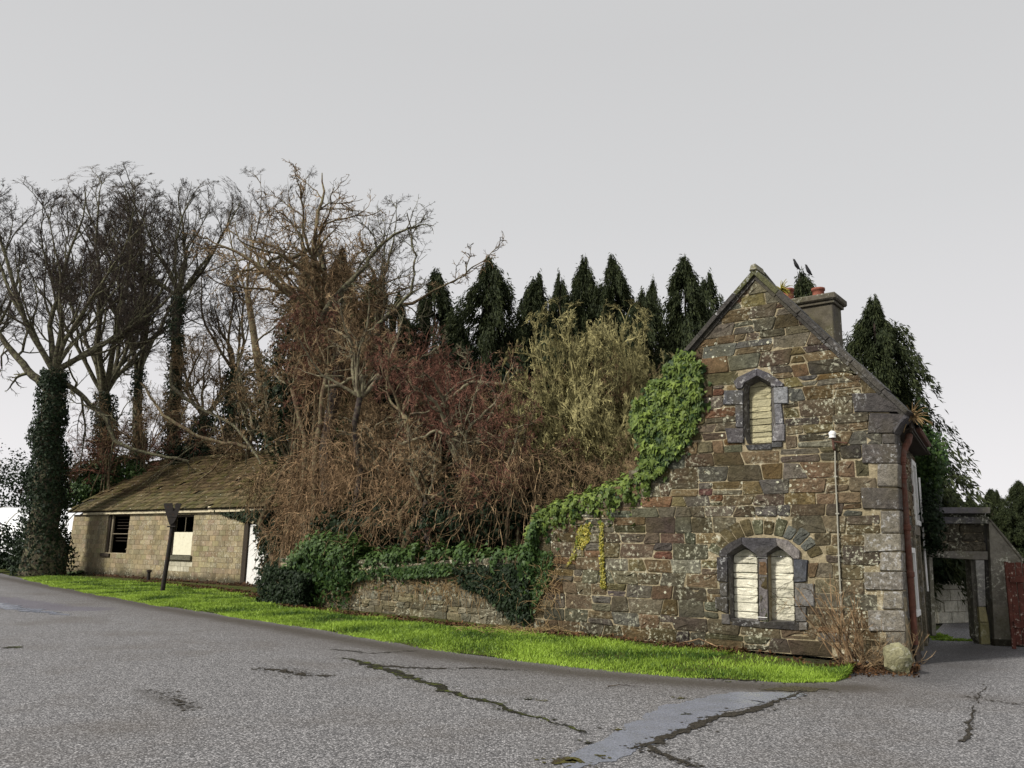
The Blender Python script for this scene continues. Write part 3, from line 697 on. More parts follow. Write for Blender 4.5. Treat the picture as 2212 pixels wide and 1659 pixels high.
# side wall of the house: along N2, facing right
SW = 4.25; R2 = np.array([N2[1], -N2[0], 0]); fs = frame(A, N2, -R2)
ezs = 3.75
side_z = [[(.28, .85), (.28, 1.62), (.42, 1.86), (.60, 1.95), (.78, 1.86), (.92, 1.62), (.92, .85)], [(2.55, 0), (2.55, 1.95), (3.40, 1.95), (3.40, 0)], [(3.2, 2.4), (3.2, 3.5), (3.85, 3.5), (3.85, 2.4)], [(1.55, .75), (1.55, 1.75), (2.2, 1.75), (2.2, .75)]]
side_z = [np.array(q, float) for q in side_z]
so_pts = np.array([[0.03, 0], [SW, 0], [SW, ezs], [.03, ezs]])
Vf = [list(map(lambda p: Vector((p[0], p[1], 0)), l)) for l in [so_pts] + side_z]
tri = np.array(mathutils.geometry.tessellate_polygon(Vf)); pall = np.concatenate([so_pts] + side_z)
parts = [(fs(pall[:, 0], np.zeros(len(pall)), pall[:, 1]), tri), (fs(pall[:, 0], np.full(len(pall), .4), pall[:, 1]), tri[:, ::-1])]
for lst in [so_pts] + side_z:
    kk = len(lst); q = fs(lst[:, 0], np.zeros(kk), lst[:, 1]); q2 = fs(lst[:, 0], np.full(kk, .4), lst[:, 1]); a = np.arange(kk); b = (a + 1) % kk
    parts.append((np.vstack([q, q2]), np.stack([a, b, b + kk, a + kk], 1)))
V_, F_ = merge(parts); sidew = O('side_wall', V_, F_, MAT['mortar'], house)
sstones = []; rows2 = []; z = 0
while z < ezs: h_ = rng.choice([.16, .2, .25]); rows2.append((z, min(ezs, z + h_))); z += h_
make_rows(rows2, lambda z_: SW, lambda z_: .33, side_z + [np.array([[.2, .8], [1.0, .8], [1., 2.05], [.2, 2.05]]), np.array([[2.4, 0], [3.55, 0], [3.55, 2.1], [2.4, 2.1]]), np.array([[3.1, 2.3], [3.95, 2.3], [3.95, 3.6], [3.1, 3.6]]), np.array([[1.45, .65], [2.3, .65], [2.3, 1.85], [1.45, 1.85]])], [], sstones, .25, .7)
allst = [(P4, tn, pr, fr, gable, abs(area(P4))) for P4, tn, pr in stones] + [(P4, tn, pr, fs, sidew, abs(area(P4)) * .12) for P4, tn, pr in sstones]
order = sorted(range(len(allst)), key=lambda i_: -allst[i_][5]); big = set(order[:300])
rest = {}
for i_, (P4, tn, pr, f_, par, ar) in enumerate(allst):
    V, F = stone(P4, f_, .02, pr, .007, .012, .022)
    if i_ in big: O('stone', V, F, MAT['stone'], par, tint=tn)
    else: rest.setdefault(par, []).append((V, F, tn))
for par, ls in rest.items():
    V, F = merge([(v, f) for v, f, _ in ls]); tt = np.concatenate([np.tile(t_, (len(v), 1)) for v, _, t_ in ls])
    o = O('rubble', V, F, MAT['stone'], par, tint=tt); o['kind'] = 'stuff'
print('house stones', len(allst))
# side wall joinery
def sbox(name, u0, u1, z0, z1, d0, d1, mat, par, tint=None, b=.006):
    c = fs((u0 + u1) / 2, (d0 + d1) / 2, (z0 + z1) / 2)[0]; V, F = bbox(c, (u1 - u0, d1 - d0, z1 - z0), [N2, -R2, [0, 0, 1]], b); return O(name, V, F, MAT[mat], par, tint=tint)
def sub(name, par, loc, lbl=None):
    o = bpy.data.objects.new(name, None); col.objects.link(o); o.parent = par; o.location = np.array(loc) - WL[par]; WL[o] = np.array(loc); o.empty_display_size = .1
    if lbl: o['label'] = lbl
    return o
dr = sub('door', house, fs(2.97, 0, 0)[0], 'weathered door in its deep stone surround')
sbox('door_leaf', 2.6, 3.35, .02, 1.9, .22, .27, 'darkwood', dr)
for a_ in ((2.4, 2.55, 0, 2.1), (3.40, 3.55, 0, 2.1)): sbox('door_jamb', a_[0], a_[1], a_[2], a_[3], -.05, .2, 'lime', dr, (.16, .14, .10))
sbox('door_lintel', 2.4, 3.55, 2.1, 2.28, -.06, .2, 'lime', dr, (.15, .13, .10))
for nm, (u0, u1, z0, z1) in (('window', (3.2, 3.85, 2.4, 3.5)), ('window', (1.55, 2.2, .75, 1.75))):
    wd = sub(nm, house, fs((u0 + u1) / 2, 0, z0)[0])
    sbox('glass', u0, u1, z0, z1, .11, .118, 'glassdark', wd, b=.002)
    for q in ((u0, u0 + .06, z0, z1), (u1 - .06, u1, z0, z1), (u0 + .06, u1 - .06, z1 - .06, z1), (u0 + .06, u1 - .06, z0, z0 + .06), (u0 + .06, u1 - .06, (z0 + z1) / 2 - .025, (z0 + z1) / 2 + .025)): sbox('frame_bar', *q, .06, .105, 'white', wd)
    sbox('surround', u0 - .09, u0, z0 - .1, z1 + .1, -.045, .15, 'white', wd); sbox('surround', u1, u1 + .09, z0 - .1, z1 + .1, -.045, .15, 'white', wd); sbox('surround', u0, u1, z1, z1 + .1, -.045, .15, 'white', wd); sbox('surround', u0, u1, z0 - .1, z0, -.07, .15, 'white', wd)
aw_ = sub('arched_window', house, fs(.6, 0, .85)[0])
po = side_z[0]; cc = po.mean(0); po2 = cc + (po - cc) * 1.22
V = np.vstack([fs(po[:, 0], np.full(7, -.05), po[:, 1]), fs(po2[:, 0], np.full(7, -.05), po2[:, 1]), fs(po2[:, 0], np.full(7, .02), po2[:, 1]), fs(po[:, 0], np.full(7, .2), po[:, 1])])
a = np.arange(7); b = (a + 1) % 7
O('surround', V, np.concatenate([np.stack([a, b, b + 7, a + 7], 1), np.stack([a + 7, b + 7, b + 14, a + 14], 1), np.stack([b, a, a + 21, b + 21], 1)]), MAT['lime'], aw_, tint=(.16, .15, .14))
V, F = prism(po, fs, .15, .19); O('board', V, F, MAT['white'], aw_)
# ---- coping along the gable, roof, ridge
def coping(p, q, n, name, off0=0.0):
    p, q = np.array(p), np.array(q); d = (q - p) / np.linalg.norm(q - p); up = np.array([-d[1], d[0]]); up = up if up[1] > 0 else -up
    Lh = np.linalg.norm(q - p); cuts = np.concatenate([[0], np.sort(rng.uniform(.1, .9, n - 1)) * .15 + np.arange(1, n) / n * .9, [1]]) * Lh
    for a in range(n):
        s0, s1 = cuts[a] + .004, cuts[a + 1] - .004; j = rng.normal(0, .008)
        P4 = [p + d * s0 - up * .035, p + d * s1 - up * .035, p + d * s1 + up * (.05 + j), p + d * s0 + up * (.05 + j)]
        V, F = prism(P4, fr, -.11 + rng.normal(0, .006), .34, .012, .003); O(name, V, F, MAT['lime'], house, tint=np.array([.036, .033, .03]) * rng.uniform(.7, 1.4) + (np.array([.03, .035, .0]) if a < 1 else 0))
        V, F = prism([p + d * s0 - up * .10, p + d * s1 - up * .10, p + d * s1 - up * .036, p + d * s0 - up * .036], fr, -.05, .3, .008, .002); O('under_coping', V, F, MAT['lime'], house, tint=(.035, .032, .027))
ap = np.array(apex) + [0, .02]
coping(ap, np.array(uz(1962, 893)), 6, 'coping_stone'); coping(ap + [.0, 0], np.array(uz(1480, 768)), 4, 'coping_stone')
V, F = prism([ap + [-.07, .03], ap + [.09, .03], ap + [.06, .14], ap + [-.03, .16]], fr, -.12, .3, .02); O('apex_stone', V, F, MAT['lime'], house, tint=(.15, .14, .08))
RL = 5.2
def roofside(p, q, n2len, name):
    p, q = np.array(p), np.array(q)
    a = fr(p[0], .3, p[1])[0]; b = fr(q[0], .3, q[1])[0]
    # slates in rows running back
    d = (b - a); Ls = np.linalg.norm(d); d /= Ls; nn = np.cross(d, N2); nn = nn if nn[2] > 0 else -nn; nn = nrm(nn)
    base = [a, b, b + N2 * n2len, a + N2 * n2len]; V = np.vstack([np.array(base), np.array(base) - nn * .1])
    F = np.array([[0, 1, 2, 3], [7, 6, 5, 4], [0, 4, 5, 1], [1, 5, 6, 2], [2, 6, 7, 3], [3, 7, 4, 0]])
    rf = O(name, V, F, MAT['darkwood'], house)
    ps = []; r = 0; s_ = 0
    while s_ < Ls - .05:
        v = (r % 2) * -.14
        while v < n2len:
            c = a + d * (s_ + .16) + N2 * (v + .15) + nn * (.03 + rng.uniform(0, .008)); ps.append(box(c, (.36, .28, .012), [d, N2, nn])); v += .29
        s_ += .2; r += 1
    V, F = merge(ps); o = O('slate', V, F, MAT['slate'], rf, tint=(.05, .05, .055)); o['kind'] = 'stuff'
roofside(apex, uz(1957, 898), SW - .1, 'roof'); roofside(apex, uz(1480, 775), SW + 1.5, 'roof')
q0 = fr(apex[0], .3, apex[1] + .05)[0]
for a in range(10):
    V, F = pipe([q0 + N2 * (a * .45), q0 + N2 * (a * .45 + .44)], .09, 8); O('ridge_tile', V, F, MAT['slate'], house, tint=(.09, .085, .06))
# fascia + gutter on the right eave
g0 = fr(uz(1957, 898)[0], .35, uz(1957, 898)[1] - .06)[0] - R2 * .02
V, F = bbox(g0 + N2 * 1.6 - [0, 0, .06], (3.2, .04, .2), [N2, R2, [0, 0, 1]], .006); O('fascia', V, F, MAT['darkwood'], house)
V, F = bbox(g0 + N2 * 2.0 + R2 * .06 - [0, 0, .02], (2.4, .12, .08), [N2, R2, [0, 0, 1]], .03); O('gutter', V, F, MAT['rust'], house)
V, F = bbox(g0 + N2 * 2.0 - R2 * .2 - [0, 0, .12], (4.0, .5, .03), [N2, R2, [0, 0, 1]], .006); O('soffit', V, F, MAT['darkwood'], house)
# ---- chimney
chd = 3.4
zc = at(1812, 700, (A + N * chd)[1])
cr_ = at(1812, 740, 17.3); capz = at(1760, 645, 17.0)[2]
cx = cr_ - T * -.0
ch_c = cr_ + T * .62; ch = sub('chimney', house, [ch_c[0], ch_c[1], cr_[2]], 'rendered chimney stack with overhanging cap')
zt = capz; zb = 4.5
V, F = bbox([ch_c[0], ch_c[1], (zt + zb) / 2], (1.24, .62, zt - zb), [T, N, [0, 0, 1]], .015); O('stack', V, F, MAT['chim'], ch, tint=(.12, .105, .08))
V, F = bbox([ch_c[0], ch_c[1], zt + .07], (1.46, .84, .15), [T, N, [0, 0, 1]], .03); O('chimney_cap', V, F, MAT['chim'], ch)
V, F = bbox([ch_c[0], ch_c[1], zt - .04], (1.34, .72, .07), [T, N, [0, 0, 1]], .01); O('cap_moulding', V, F, MAT['chim'], ch)
def pot(px, r_, h_, back):
    c = at(px, 620, (ch_c + N * back)[1]); base = np.array([c[0], c[1], zt + .145]); prof = [(r_ * .95, 0), (r_, .05), (r_ * .93, h_ * .5), (r_ * .9, h_ - .06), (r_ * 1.08, h_ - .05), (r_ * 1.08, h_), (r_ * .85, h_), (r_ * .8, h_ * .3)]
    kk = 20; an = np.arange(kk) * 2 * math.pi / kk
    V = np.concatenate([base + np.stack([rr * np.cos(an), rr * np.sin(an), np.full(kk, zz)], 1) for rr, zz in prof]); Fq = []
    for i_ in range(len(prof) - 1): a = i_ * kk + np.arange(kk); b = i_ * kk + (np.arange(kk) + 1) % kk; Fq.append(np.stack([a, b, b + kk, a + kk], 1))
    O('chimney_pot', V, np.concatenate(Fq), MAT['terra'], ch, smooth=True)
pot(1767, .135, .30, 0); pot(1702, .12, .30, .1)
# ---- lamp bracket and conduit, downpipe
lp = np.array(uz(1803, 945)); 
lampo = E('wall_lamp', 'small white-capped lamp on a rusty bracket high on the stone gable', 'lamp', fr(lp[0], -.12, lp[1])[0])
V, F = pipe([fr(lp[0], .0, lp[1] - .25)[0], fr(lp[0], -.08, lp[1] - .2)[0], fr(lp[0], -.12, lp[1] - .02)[0]], .022, 8); O('bracket', V, F, MAT['rust'], lampo)
V, F = pipe([fr(lp[0] - .0, -.12, lp[1] - .08)[0], fr(lp[0] - .22, -.05, lp[1] - .12)[0]], .012, 6); O('stay', V, F, MAT['rust'], lampo)
V, F = pipe([fr(lp[0], -.12, lp[1] - .02 + z_)[0] for z_ in (0, .04, .05, .09, .12)], [.055, .055, .062, .062, .03], 12); O('lamp_cap', V, F, MAT['whiteplastic'], lampo)
cp = [uz(x, y) for x, y in ((1806, 975), (1807, 1030), (1811, 1110), (1814, 1200), (1818, 1280), (1820, 1330))]
cd = E('conduit_pipe', 'thin grey cable pipe running down the gable below the lamp', 'pipe', fr(cp[-1][0], 0, 0)[0])
V, F = pipe([fr(q[0], -.055, q[1])[0] for q in cp], .014, 6); O('pipe_run', V, F, MAT['pipe_grey'], cd)
for q in cp[1:-1]:
    V, F = bbox(fr(q[0], -.04, q[1])[0], (.06, .05, .025), [T, N, [0, 0, 1]], .004); O('clip', V, F, MAT['pipe_grey'], cd)
dp = E('downpipe', 'rust-red cast iron downpipe at the right corner of the stone house', 'pipe', A + N2 * .22 + R2 * .1)
def dpp(s_, off_, z_): return A + N2 * s_ + R2 * off_ + np.array([0, 0, z_])
V, F = pipe([dpp(.5, .22, 3.72), dpp(.4, .2, 3.6), dpp(.28, .12, 3.42), dpp(.24, .10, 3.2)], .06, 12); O('swan_neck', V, F, MAT['rust'], dp, smooth=False)
V, F = pipe([dpp(.24, .10, 3.2), dpp(.24, .10, 1.7), dpp(.24, .10, .25)], .052, 12); O('pipe_run', V, F, MAT['rust'], dp)
for z_ in (3.22, 2.95, 2.1, 1.35): 
    V, F = pipe([dpp(.24, .10, z_ + q) for q in (0, .02, .09, .11)], [.055, .07, .07, .055], 12); O('collar', V, F, MAT['rust'], dp)
V, F = pipe([dpp(.24, .10, .28), dpp(.22, .12, .15), dpp(.2, .16, .02)], .062, 12); O('shoe', V, F, MAT['darkiron'], dp)
wp = E('white_pipe', 'thin white plastic pipe running down the side wall of the house beside the passage', 'pipe', fs(3.98, 0, 0)[0])
V, F = pipe([fs(3.98, -.08, 3.3)[0], fs(3.98, -.08, 1.2)[0]], .02, 6); O('pipe_run', V, F, MAT['whiteplastic'], wp)
V, F = pipe([fs(3.98, -.08, 1.2)[0], fs(4.02, -.08, 1.02)[0]], .02, 6); O('pipe_elbow', V, F, MAT['whiteplastic'], wp)
cast = [(4.5, .06), (3.5, 0)]

# ================================================================ LOW BOUNDARY WALL
T3 = nrm(LW - B); N3 = np.array([-T3[1], T3[0], 0.]); N3 = N3 if N3[1] > 0 else -N3
L3 = np.linalg.norm(LW - B); f3 = frame(B, T3, N3)
lw = E('boundary_wall', 'low mossy rubble wall under ivy between the stone house and the block shed', 'wall', B + T3 * L3 / 2)
topL = [(0, 1.42), (1.2, 1.36), (2.6, 1.30), (3.8, 1.18), (5.5, 1.22), (7.5, 1.25), (L3, 1.2)]
tz = lambda u: float(np.interp(u, [q[0] for q in topL], [q[1] for q in topL]))
ous = np.linspace(.02, L3, 12); P = np.array([[u, tz(u) - .02] for u in ous][::-1] + [[.02, 0], [L3, 0]])
kk = len(P); V = np.vstack([f3(P[:, 0], np.zeros(kk), P[:, 1]), f3(P[:, 0], np.full(kk, .45), P[:, 1])]); a = np.arange(kk); b = (a + 1) % kk
tri = fan(V[:kk]); wb = O('wall_body', V, [np.stack([a, b, b + kk, a + kk], 1), np.vstack([tri, tri[:, ::-1] + kk])], MAT['mortar'], lw)
ls3 = []; z = 0; r3 = []
while z < 1.4: h_ = rng.choice([.14, .18, .22, .27]); r3.append((z, z + h_)); z += h_
PAL2 = [(.19, .165, .10), (.15, .145, .11), (.12, .105, .07), (.20, .18, .13)]
make_rows(r3, lambda z_: L3, lambda z_: .03, [], [], ls3, .2, .6, tintf=lambda: np.array(PAL2[rng.integers(4)]) * rng.uniform(.7, 1.35))
ls3 = [q for q in ls3 if q[0][:, 1].max() < tz(q[0][:, 0].mean()) + .06]
for i_, (P4, tn, pr) in enumerate(sorted(ls3, key=lambda q: -abs(area(q[0])) * (20 / (18 + q[0][:, 0].mean())))):
    V, F = stone(P4, f3, .02, pr + .01, .009, .014, .03)
    if i_ < 300: O('stone', V, F, MAT['stone'], wb, tint=tn)
for u in np.arange(.15, L3, .33):
    V, F = bbox(f3(u, .22, tz(u) + .05)[0], (.31, .5, .14), [T3, N3, [0, 0, 1]], .03); V = V + rng.normal(0, .012, V.shape); O('capping_stone', V, F, MAT['stone'], lw, tint=(.10, .09, .06))
print('low wall stones', len(ls3))

# ================================================================ BLOCK SHED
SA = G(545, 1268); SB = G(140, 1240); TS = nrm(SB - SA); NS = np.array([-TS[1], TS[0], 0.]); NS = NS if NS[1] > 0 else -NS
fsh = frame(SA, TS, NS)
c6 = lambda pts: [(122 + .2206 * x, 976 + .2206 * y) for x, y in pts]
suz = lambda pts: uzs(pts, P=SA, nn=NS, t=TS)
LS = np.linalg.norm(SB - SA); eav = suz(c6([(1000, 600)]))[0][1]
UR = float(((onp(668, 1270, SA, NS)) - SA) @ TS)
shed = E('block_shed', 'derelict concrete-block shed with mossy tiled roof and open windows, half buried in vines', 'shed', SA + TS * LS / 2)
w1 = suz(c6([(512, 612), (703, 612), (683, 992), (497, 985)])); w2 = suz(c6([(1150, 618), (1335, 618), (1315, 1012), (1135, 1012)])); dd = suz(c6([(1845, 700), (2060, 700), (2050, 1310), (1845, 1310)]))
def rect(p): return np.array([[p[:, 0].min(), p[:, 1].min()], [p[:, 0].max(), p[:, 1].min()], [p[:, 0].max(), p[:, 1].max()], [p[:, 0].min(), p[:, 1].max()]])
w1, w2 = rect(w1), rect(w2); dd = rect(dd); dd[:2, 1] = 0.0
WD = 8.0; ridge_h = at(345, 1000, (SB + NS * WD / 2)[1])[2]
def wallslab(outer, holes, f_, th, name, par, mat='mortar'):
    ls_ = [np.array(outer, float)] + [np.array(h, float) for h in holes]
    tri = np.array(mathutils.geometry.tessellate_polygon([[Vector((p[0], p[1], 0)) for p in l] for l in ls_])); pa = np.concatenate(ls_)
    ps = [(f_(pa[:, 0], np.zeros(len(pa)), pa[:, 1]), tri), (f_(pa[:, 0], np.full(len(pa), th), pa[:, 1]), tri[:, ::-1])]
    for l in ls_:
        kk = len(l); a = np.arange(kk); b = (a + 1) % kk
        ps.append((np.vstack([f_(l[:, 0], np.zeros(kk), l[:, 1]), f_(l[:, 0], np.full(kk, th), l[:, 1])]), np.stack([a, b, b + kk, a + kk], 1)))
    V, F = merge(ps); return O(name, V, F, MAT[mat], par)
fw = wallslab([[UR, 0], [LS, 0], [LS - .25, eav], [UR, eav]], [w1, w2, dd + [[0, .001]] * 4], fsh, .22, 'front_wall', shed)
blocks = []
hcr = .228; zz = 0; rr = 0
while zz < eav - .05:
    u = UR - (.23 if rr % 2 else 0)
    iv = [(UR, LS - .27 * zz / eav)]
    for q in (w1, w2, dd):
        e_ = extent(q, zz + .02, zz + hcr - .02)
        if e_: iv = subtract(iv, e_[0], e_[1])
    while u < LS:
        for x, y in iv:
            a0, a1 = max(u, x), min(u + .46, y)
            if a1 - a0 > .06: blocks.append(np.array([[a0 + .006, zz + .006], [a1 - .006, zz + .006], [a1 - .006, min(zz + hcr, eav) - .006], [a0 + .006, min(zz + hcr, eav) - .006]]))
        u += .46
    zz += hcr; rr += 1
blocks.sort(key=lambda q: -abs(area(q)) * (35 / (35 + q[:, 0].mean())) * (0.2 if q[:, 0].mean() < -1.2 else 1))
restb = []
def bcol():
    return np.array([.25, .205, .125]) * rng.uniform(.78, 1.22) + rng.normal(0, .006, 3)
for i_, q in enumerate(blocks):
    V, F = prism(q, fsh, -.012 - rng.uniform(0, .006), .01, .006); tn = bcol()
    if 2.6 < q[:, 0].mean() - 0 and False: pass
    if w2[0, 0] - .1 < q[:, 0].mean() < w2[1, 0] + .3 and .35 < q[0, 1] < w2[0, 1] - .3: tn = np.array([.5, .47, .36]) * rng.uniform(.85, 1.05)
    if i_ < 290: O('block', V, F, MAT['block'], fw, tint=tn)
    else: restb.append((V, F, tn))
print('blocks', len(blocks))
# right gable end of the shed
CRp = fsh(UR, 0, 0)[0]; fg = frame(CRp, NS, -(-TS) * 1.0); fg = frame(CRp, NS, TS)
ge = wallslab([[0.23, 0], [WD, 0], [WD, eav], [WD / 2, ridge_h - .1], [0.23, eav + .1]], [], fg, .22, 'gable_end', shed)
zz = 0; rr = 0
while zz < ridge_h - .1:
    half = WD / 2 if zz < eav else WD / 2 * (1 - (zz + hcr - eav) / (ridge_h - eav)); u = WD / 2 - half
    lo, hi = WD / 2 - half, WD / 2 + half; u = lo - (.23 if rr % 2 else 0)
    while u < hi:
        a0, a1 = max(u, lo), min(u + .46, hi)
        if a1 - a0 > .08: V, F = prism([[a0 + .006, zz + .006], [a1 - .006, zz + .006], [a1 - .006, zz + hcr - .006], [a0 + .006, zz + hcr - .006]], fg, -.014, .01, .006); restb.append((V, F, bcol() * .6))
        u += .46
    zz += hcr; rr += 1
V, F = mixmerge([(v, f) for v, f, _ in restb]); o = O('blockwork', V, F, MAT['block'], shed, tint=np.concatenate([np.tile(t_, (len(v), 1)) for v, _, t_ in restb])); o['kind'] = 'stuff'
wallslab([[0, 0], [WD, 0], [WD, eav], [WD / 2, ridge_h - .2], [0, eav]], [], frame(fsh(LS - .3, .23, 0)[0], NS * (WD - .3) / WD, -TS), .2, 'far_gable', shed, 'darkwood')
wallslab([[UR, 0], [LS - .3, 0], [LS - .3, eav], [UR, eav]], [], frame(SA + NS * WD, TS, -NS), .2, 'back_wall', shed, 'darkwood')
# shed openings
def shbox(name, u0, u1, z0, z1, d0, d1, mat, par, b=.008, rot=0, tint=None):
    ax = np.array([TS, NS, [0, 0, 1.]]); 
    if rot: c_, s_ = math.cos(rot), math.sin(rot); ax = np.array([TS * c_ + np.array([0, 0, s_]), NS, -TS * s_ + np.array([0, 0, c_])])
    V, F = bbox(fsh((u0 + u1) / 2, (d0 + d1) / 2, (z0 + z1) / 2)[0], (u1 - u0, d1 - d0, z1 - z0), ax, b); return O(name, V, F, MAT[mat], par, tint=tint)
def opening(w_, nm, lbl): 
    o = sub(nm, shed, fsh(w_[:, 0].mean(), .1, w_[0, 1])[0], lbl); return o
a1_ = opening(w1, 'window', 'open window hole with broken slats and a snapped sill'); (u0, z0), (u1, z1) = w1[0], w1[2]
shbox('frame_side', u1 - .34, u1 - .20, z0, z1, .10, .2, 'greywood', a1_); shbox('frame_side', u1 - .19, u1 - .01, z0, z1, .03, .2, 'darkwood', a1_)
shbox('frame_head', u0 + .02, u1 - .34, z1 - .1, z1, .1, .2, 'darkwood', a1_); shbox('transom', u0 + .02, u1 - .34, (z0 + z1) / 2 - .04, (z0 + z1) / 2 + .0, .12, .17, 'greywood', a1_)
for f_ in (.62, .7, .78, .86, .94, .3, .38): shbox('slat', u0 + .02, u1 - .35, z0 + (z1 - z0) * f_, z0 + (z1 - z0) * f_ + .03, .3, .33, 'darkwood', a1_, .003)
shbox('broken_slat', u0 + .05, u0 + .62, z0 + .28, z0 + .32, .24, .27, 'greywood', a1_, .003, -.5); shbox('broken_slat', u0 + .05, u0 + .55, z0 + 1.25, z0 + 1.28, .24, .27, 'greywood', a1_, .003, -.45)
shbox('sill', u1 - .62, u1 + .25, z0 - .2, z0 - .04, -.10, .2, 'darkwood', a1_, .015)
a2_ = opening(w2, 'window', 'window hole half closed with a pale rust-stained board'); (u0, z0), (u1, z1) = w2[0], w2[2]
shbox('board', u0 + .03, u1 - .09, z0 + .02, z0 + (z1 - z0) * .57, .06, .10, 'board', a2_); shbox('frame_side', u1 - .08, u1, z0, z1, .02, .14, 'darkwood', a2_)
shbox('frame_head', u0, u1 - .08, z1 - .1, z1, .08, .16, 'darkwood', a2_); shbox('glazing_bar', (u0 + u1) / 2 - .04, (u0 + u1) / 2 - .01, z0 + (z1 - z0) * .57, z1 - .1, .1, .13, 'greywood', a2_, .004)
shbox('sill', u0 - .14, u1 + .16, z0 - .21, z0, -.12, .2, 'lime', a2_, .02, tint=(.09, .085, .06))
a3_ = opening(dd, 'door', 'white painted door behind a dark post'); (u0, z0), (u1, z1) = dd[0], dd[2]
shbox('door_leaf', u0 + .06, u1 - .32, .05, z1 - .05, .05, .1, 'white', a3_); shbox('door_post', u1 - .3, u1 - .02, 0, z1 + .1, -.03, .12, 'darkwood', a3_)
# fascia
shbox('fascia', -.6, LS - 1.55, eav - .02, eav + .24, -.16, -.11, 'cream', shed); shbox('fascia', UR, -.62, eav - .02, eav + .24, -.16, -.11, 'darkwood', shed)
shbox('soffit', UR, LS - .25, eav - .03, eav - .0, -.10, .0, 'darkwood', shed)
# roof: boards below, tiles in courses
RV0 = fsh(UR - .15, -.22, eav + .16)[0]; RV1 = fsh(LS + .1, -.22, eav + .16)[0]
rd = nrm(NS * (WD / 2 + .22) + np.array([0, 0, ridge_h - eav - .16])); rl = math.hypot(WD / 2 + .22, ridge_h - eav - .16)
rn = np.cross(TS, rd); rn = rn if rn[2] > 0 else -rn; rw = np.linalg.norm(RV1 - RV0)
V = np.array([RV0, RV1, RV1 + rd * rl, RV0 + rd * rl]); V = np.vstack([V - rn * .02, V - rn * .08]); F = np.array([[0, 1, 2, 3], [7, 6, 5, 4], [0, 4, 5, 1], [1, 5, 6, 2], [2, 6, 7, 3], [3, 7, 4, 0]])
roof = O('roof', V, F, MAT['darkwood'], shed)
rb = rd * [-1, -1, 1] ; rbk = nrm(-NS * (-(WD / 2 + .22)) * 1.0 + 0); 
Vb = np.array([RV0 + rd * rl, RV1 + rd * rl, RV1 + NS * (WD + .44), RV0 + NS * (WD + .44)]); V = np.vstack([Vb, Vb - [0, 0, .08]]); O('roof', V, F, MAT['tile'], shed, tint=(.06, .055, .04))
TW, TE = .305, .315
var = []
for a in range(10):
    V, F = bbox((0, 0, 0), (TW - .018, TE + .07, .036), None, .008)
    V = V + rng.normal(0, .003, V.shape); g_ = rng.uniform(.5, 1.1); cc_ = np.array([[.105, .085, .045], [.085, .075, .04], [.12, .095, .055]][a % 3]) * g_
    var.append(mesh('tile', V, F, MAT['tile'], tint=cc_))
tiles = []
nr = int(rl / TE) + 1
for r in range(nr):
    for cidx in range(int(rw / TW) + 1):
        uu = (cidx + .5 * (r % 2)) * TW; ss = r * TE + .14
        if uu > rw - .05 or ss > rl: continue
        dleft = rw - uu
        if dleft < 1.3 and rng.random() < .35: continue
        if rng.random() < .012: continue
        off_ = rng.normal(0, .012); ang = rng.normal(0, .02) + (rng.normal(0, .12) if dleft < 1.2 else 0); lift = .012 + rng.uniform(0, .008)
        tilt = .11 + rng.normal(0, .02)
        sag = -.06 * math.sin(math.pi * min(1, uu / rw)) * math.sin(math.pi * min(1, ss / rl)) 
        c = RV0 + TS * (uu + off_) + rd * (ss + off_ * .6) + rn * (lift + sag * 0 + .012)
        tu = TS * math.cos(ang) + rd * math.sin(ang); td = -TS * math.sin(ang) + rd * math.cos(ang); td2 = td * math.cos(tilt) - rn * math.sin(tilt); tn2 = np.cross(tu, td2); tn2 = tn2 if tn2[2] > 0 else -tn2
        tiles.append((c, tu, td2, tn2, r))
tiles.sort(key=lambda q: (q[4], -abs(rng.random())))
restt = []
for i_, (c, tu, td2, tn2, r) in enumerate(tiles):
    me = var[rng.integers(10)]
    mw = Matrix(((tu[0], td2[0], tn2[0], c[0]), (tu[1], td2[1], tn2[1], c[1]), (tu[2], td2[2], tn2[2], c[2]), (0, 0, 0, 1)))
    if i_ < 300: link('roof_tile', me, roof, mw=mw)
    else:
        V, F = bbox((0, 0, 0), (TW - .018, TE + .07, .036), None, .008); restt.append((c + V @ np.array([tu, td2, tn2]), F, np.array([.062, .044, .024]) * rng.uniform(.6, 1.4)))
V, F = merge([(v, f) for v, f, _ in restt]); o = O('tiling', V, F, MAT['tile'], roof, tint=np.concatenate([np.tile(t_, (len(v), 1)) for v, _, t_ in restt])); o['kind'] = 'stuff'
for a in range(int(rw / .46)):
    p0 = RV0 + rd * rl + TS * (a * .46 + .01); V, F = pipe([p0, p0 + TS * .44], .10, 7); O('ridge_tile', V, F, MAT['tile'], roof, tint=np.array([.12, .10, .06]) * rng.uniform(.7, 1.2))
print('tiles', len(tiles))
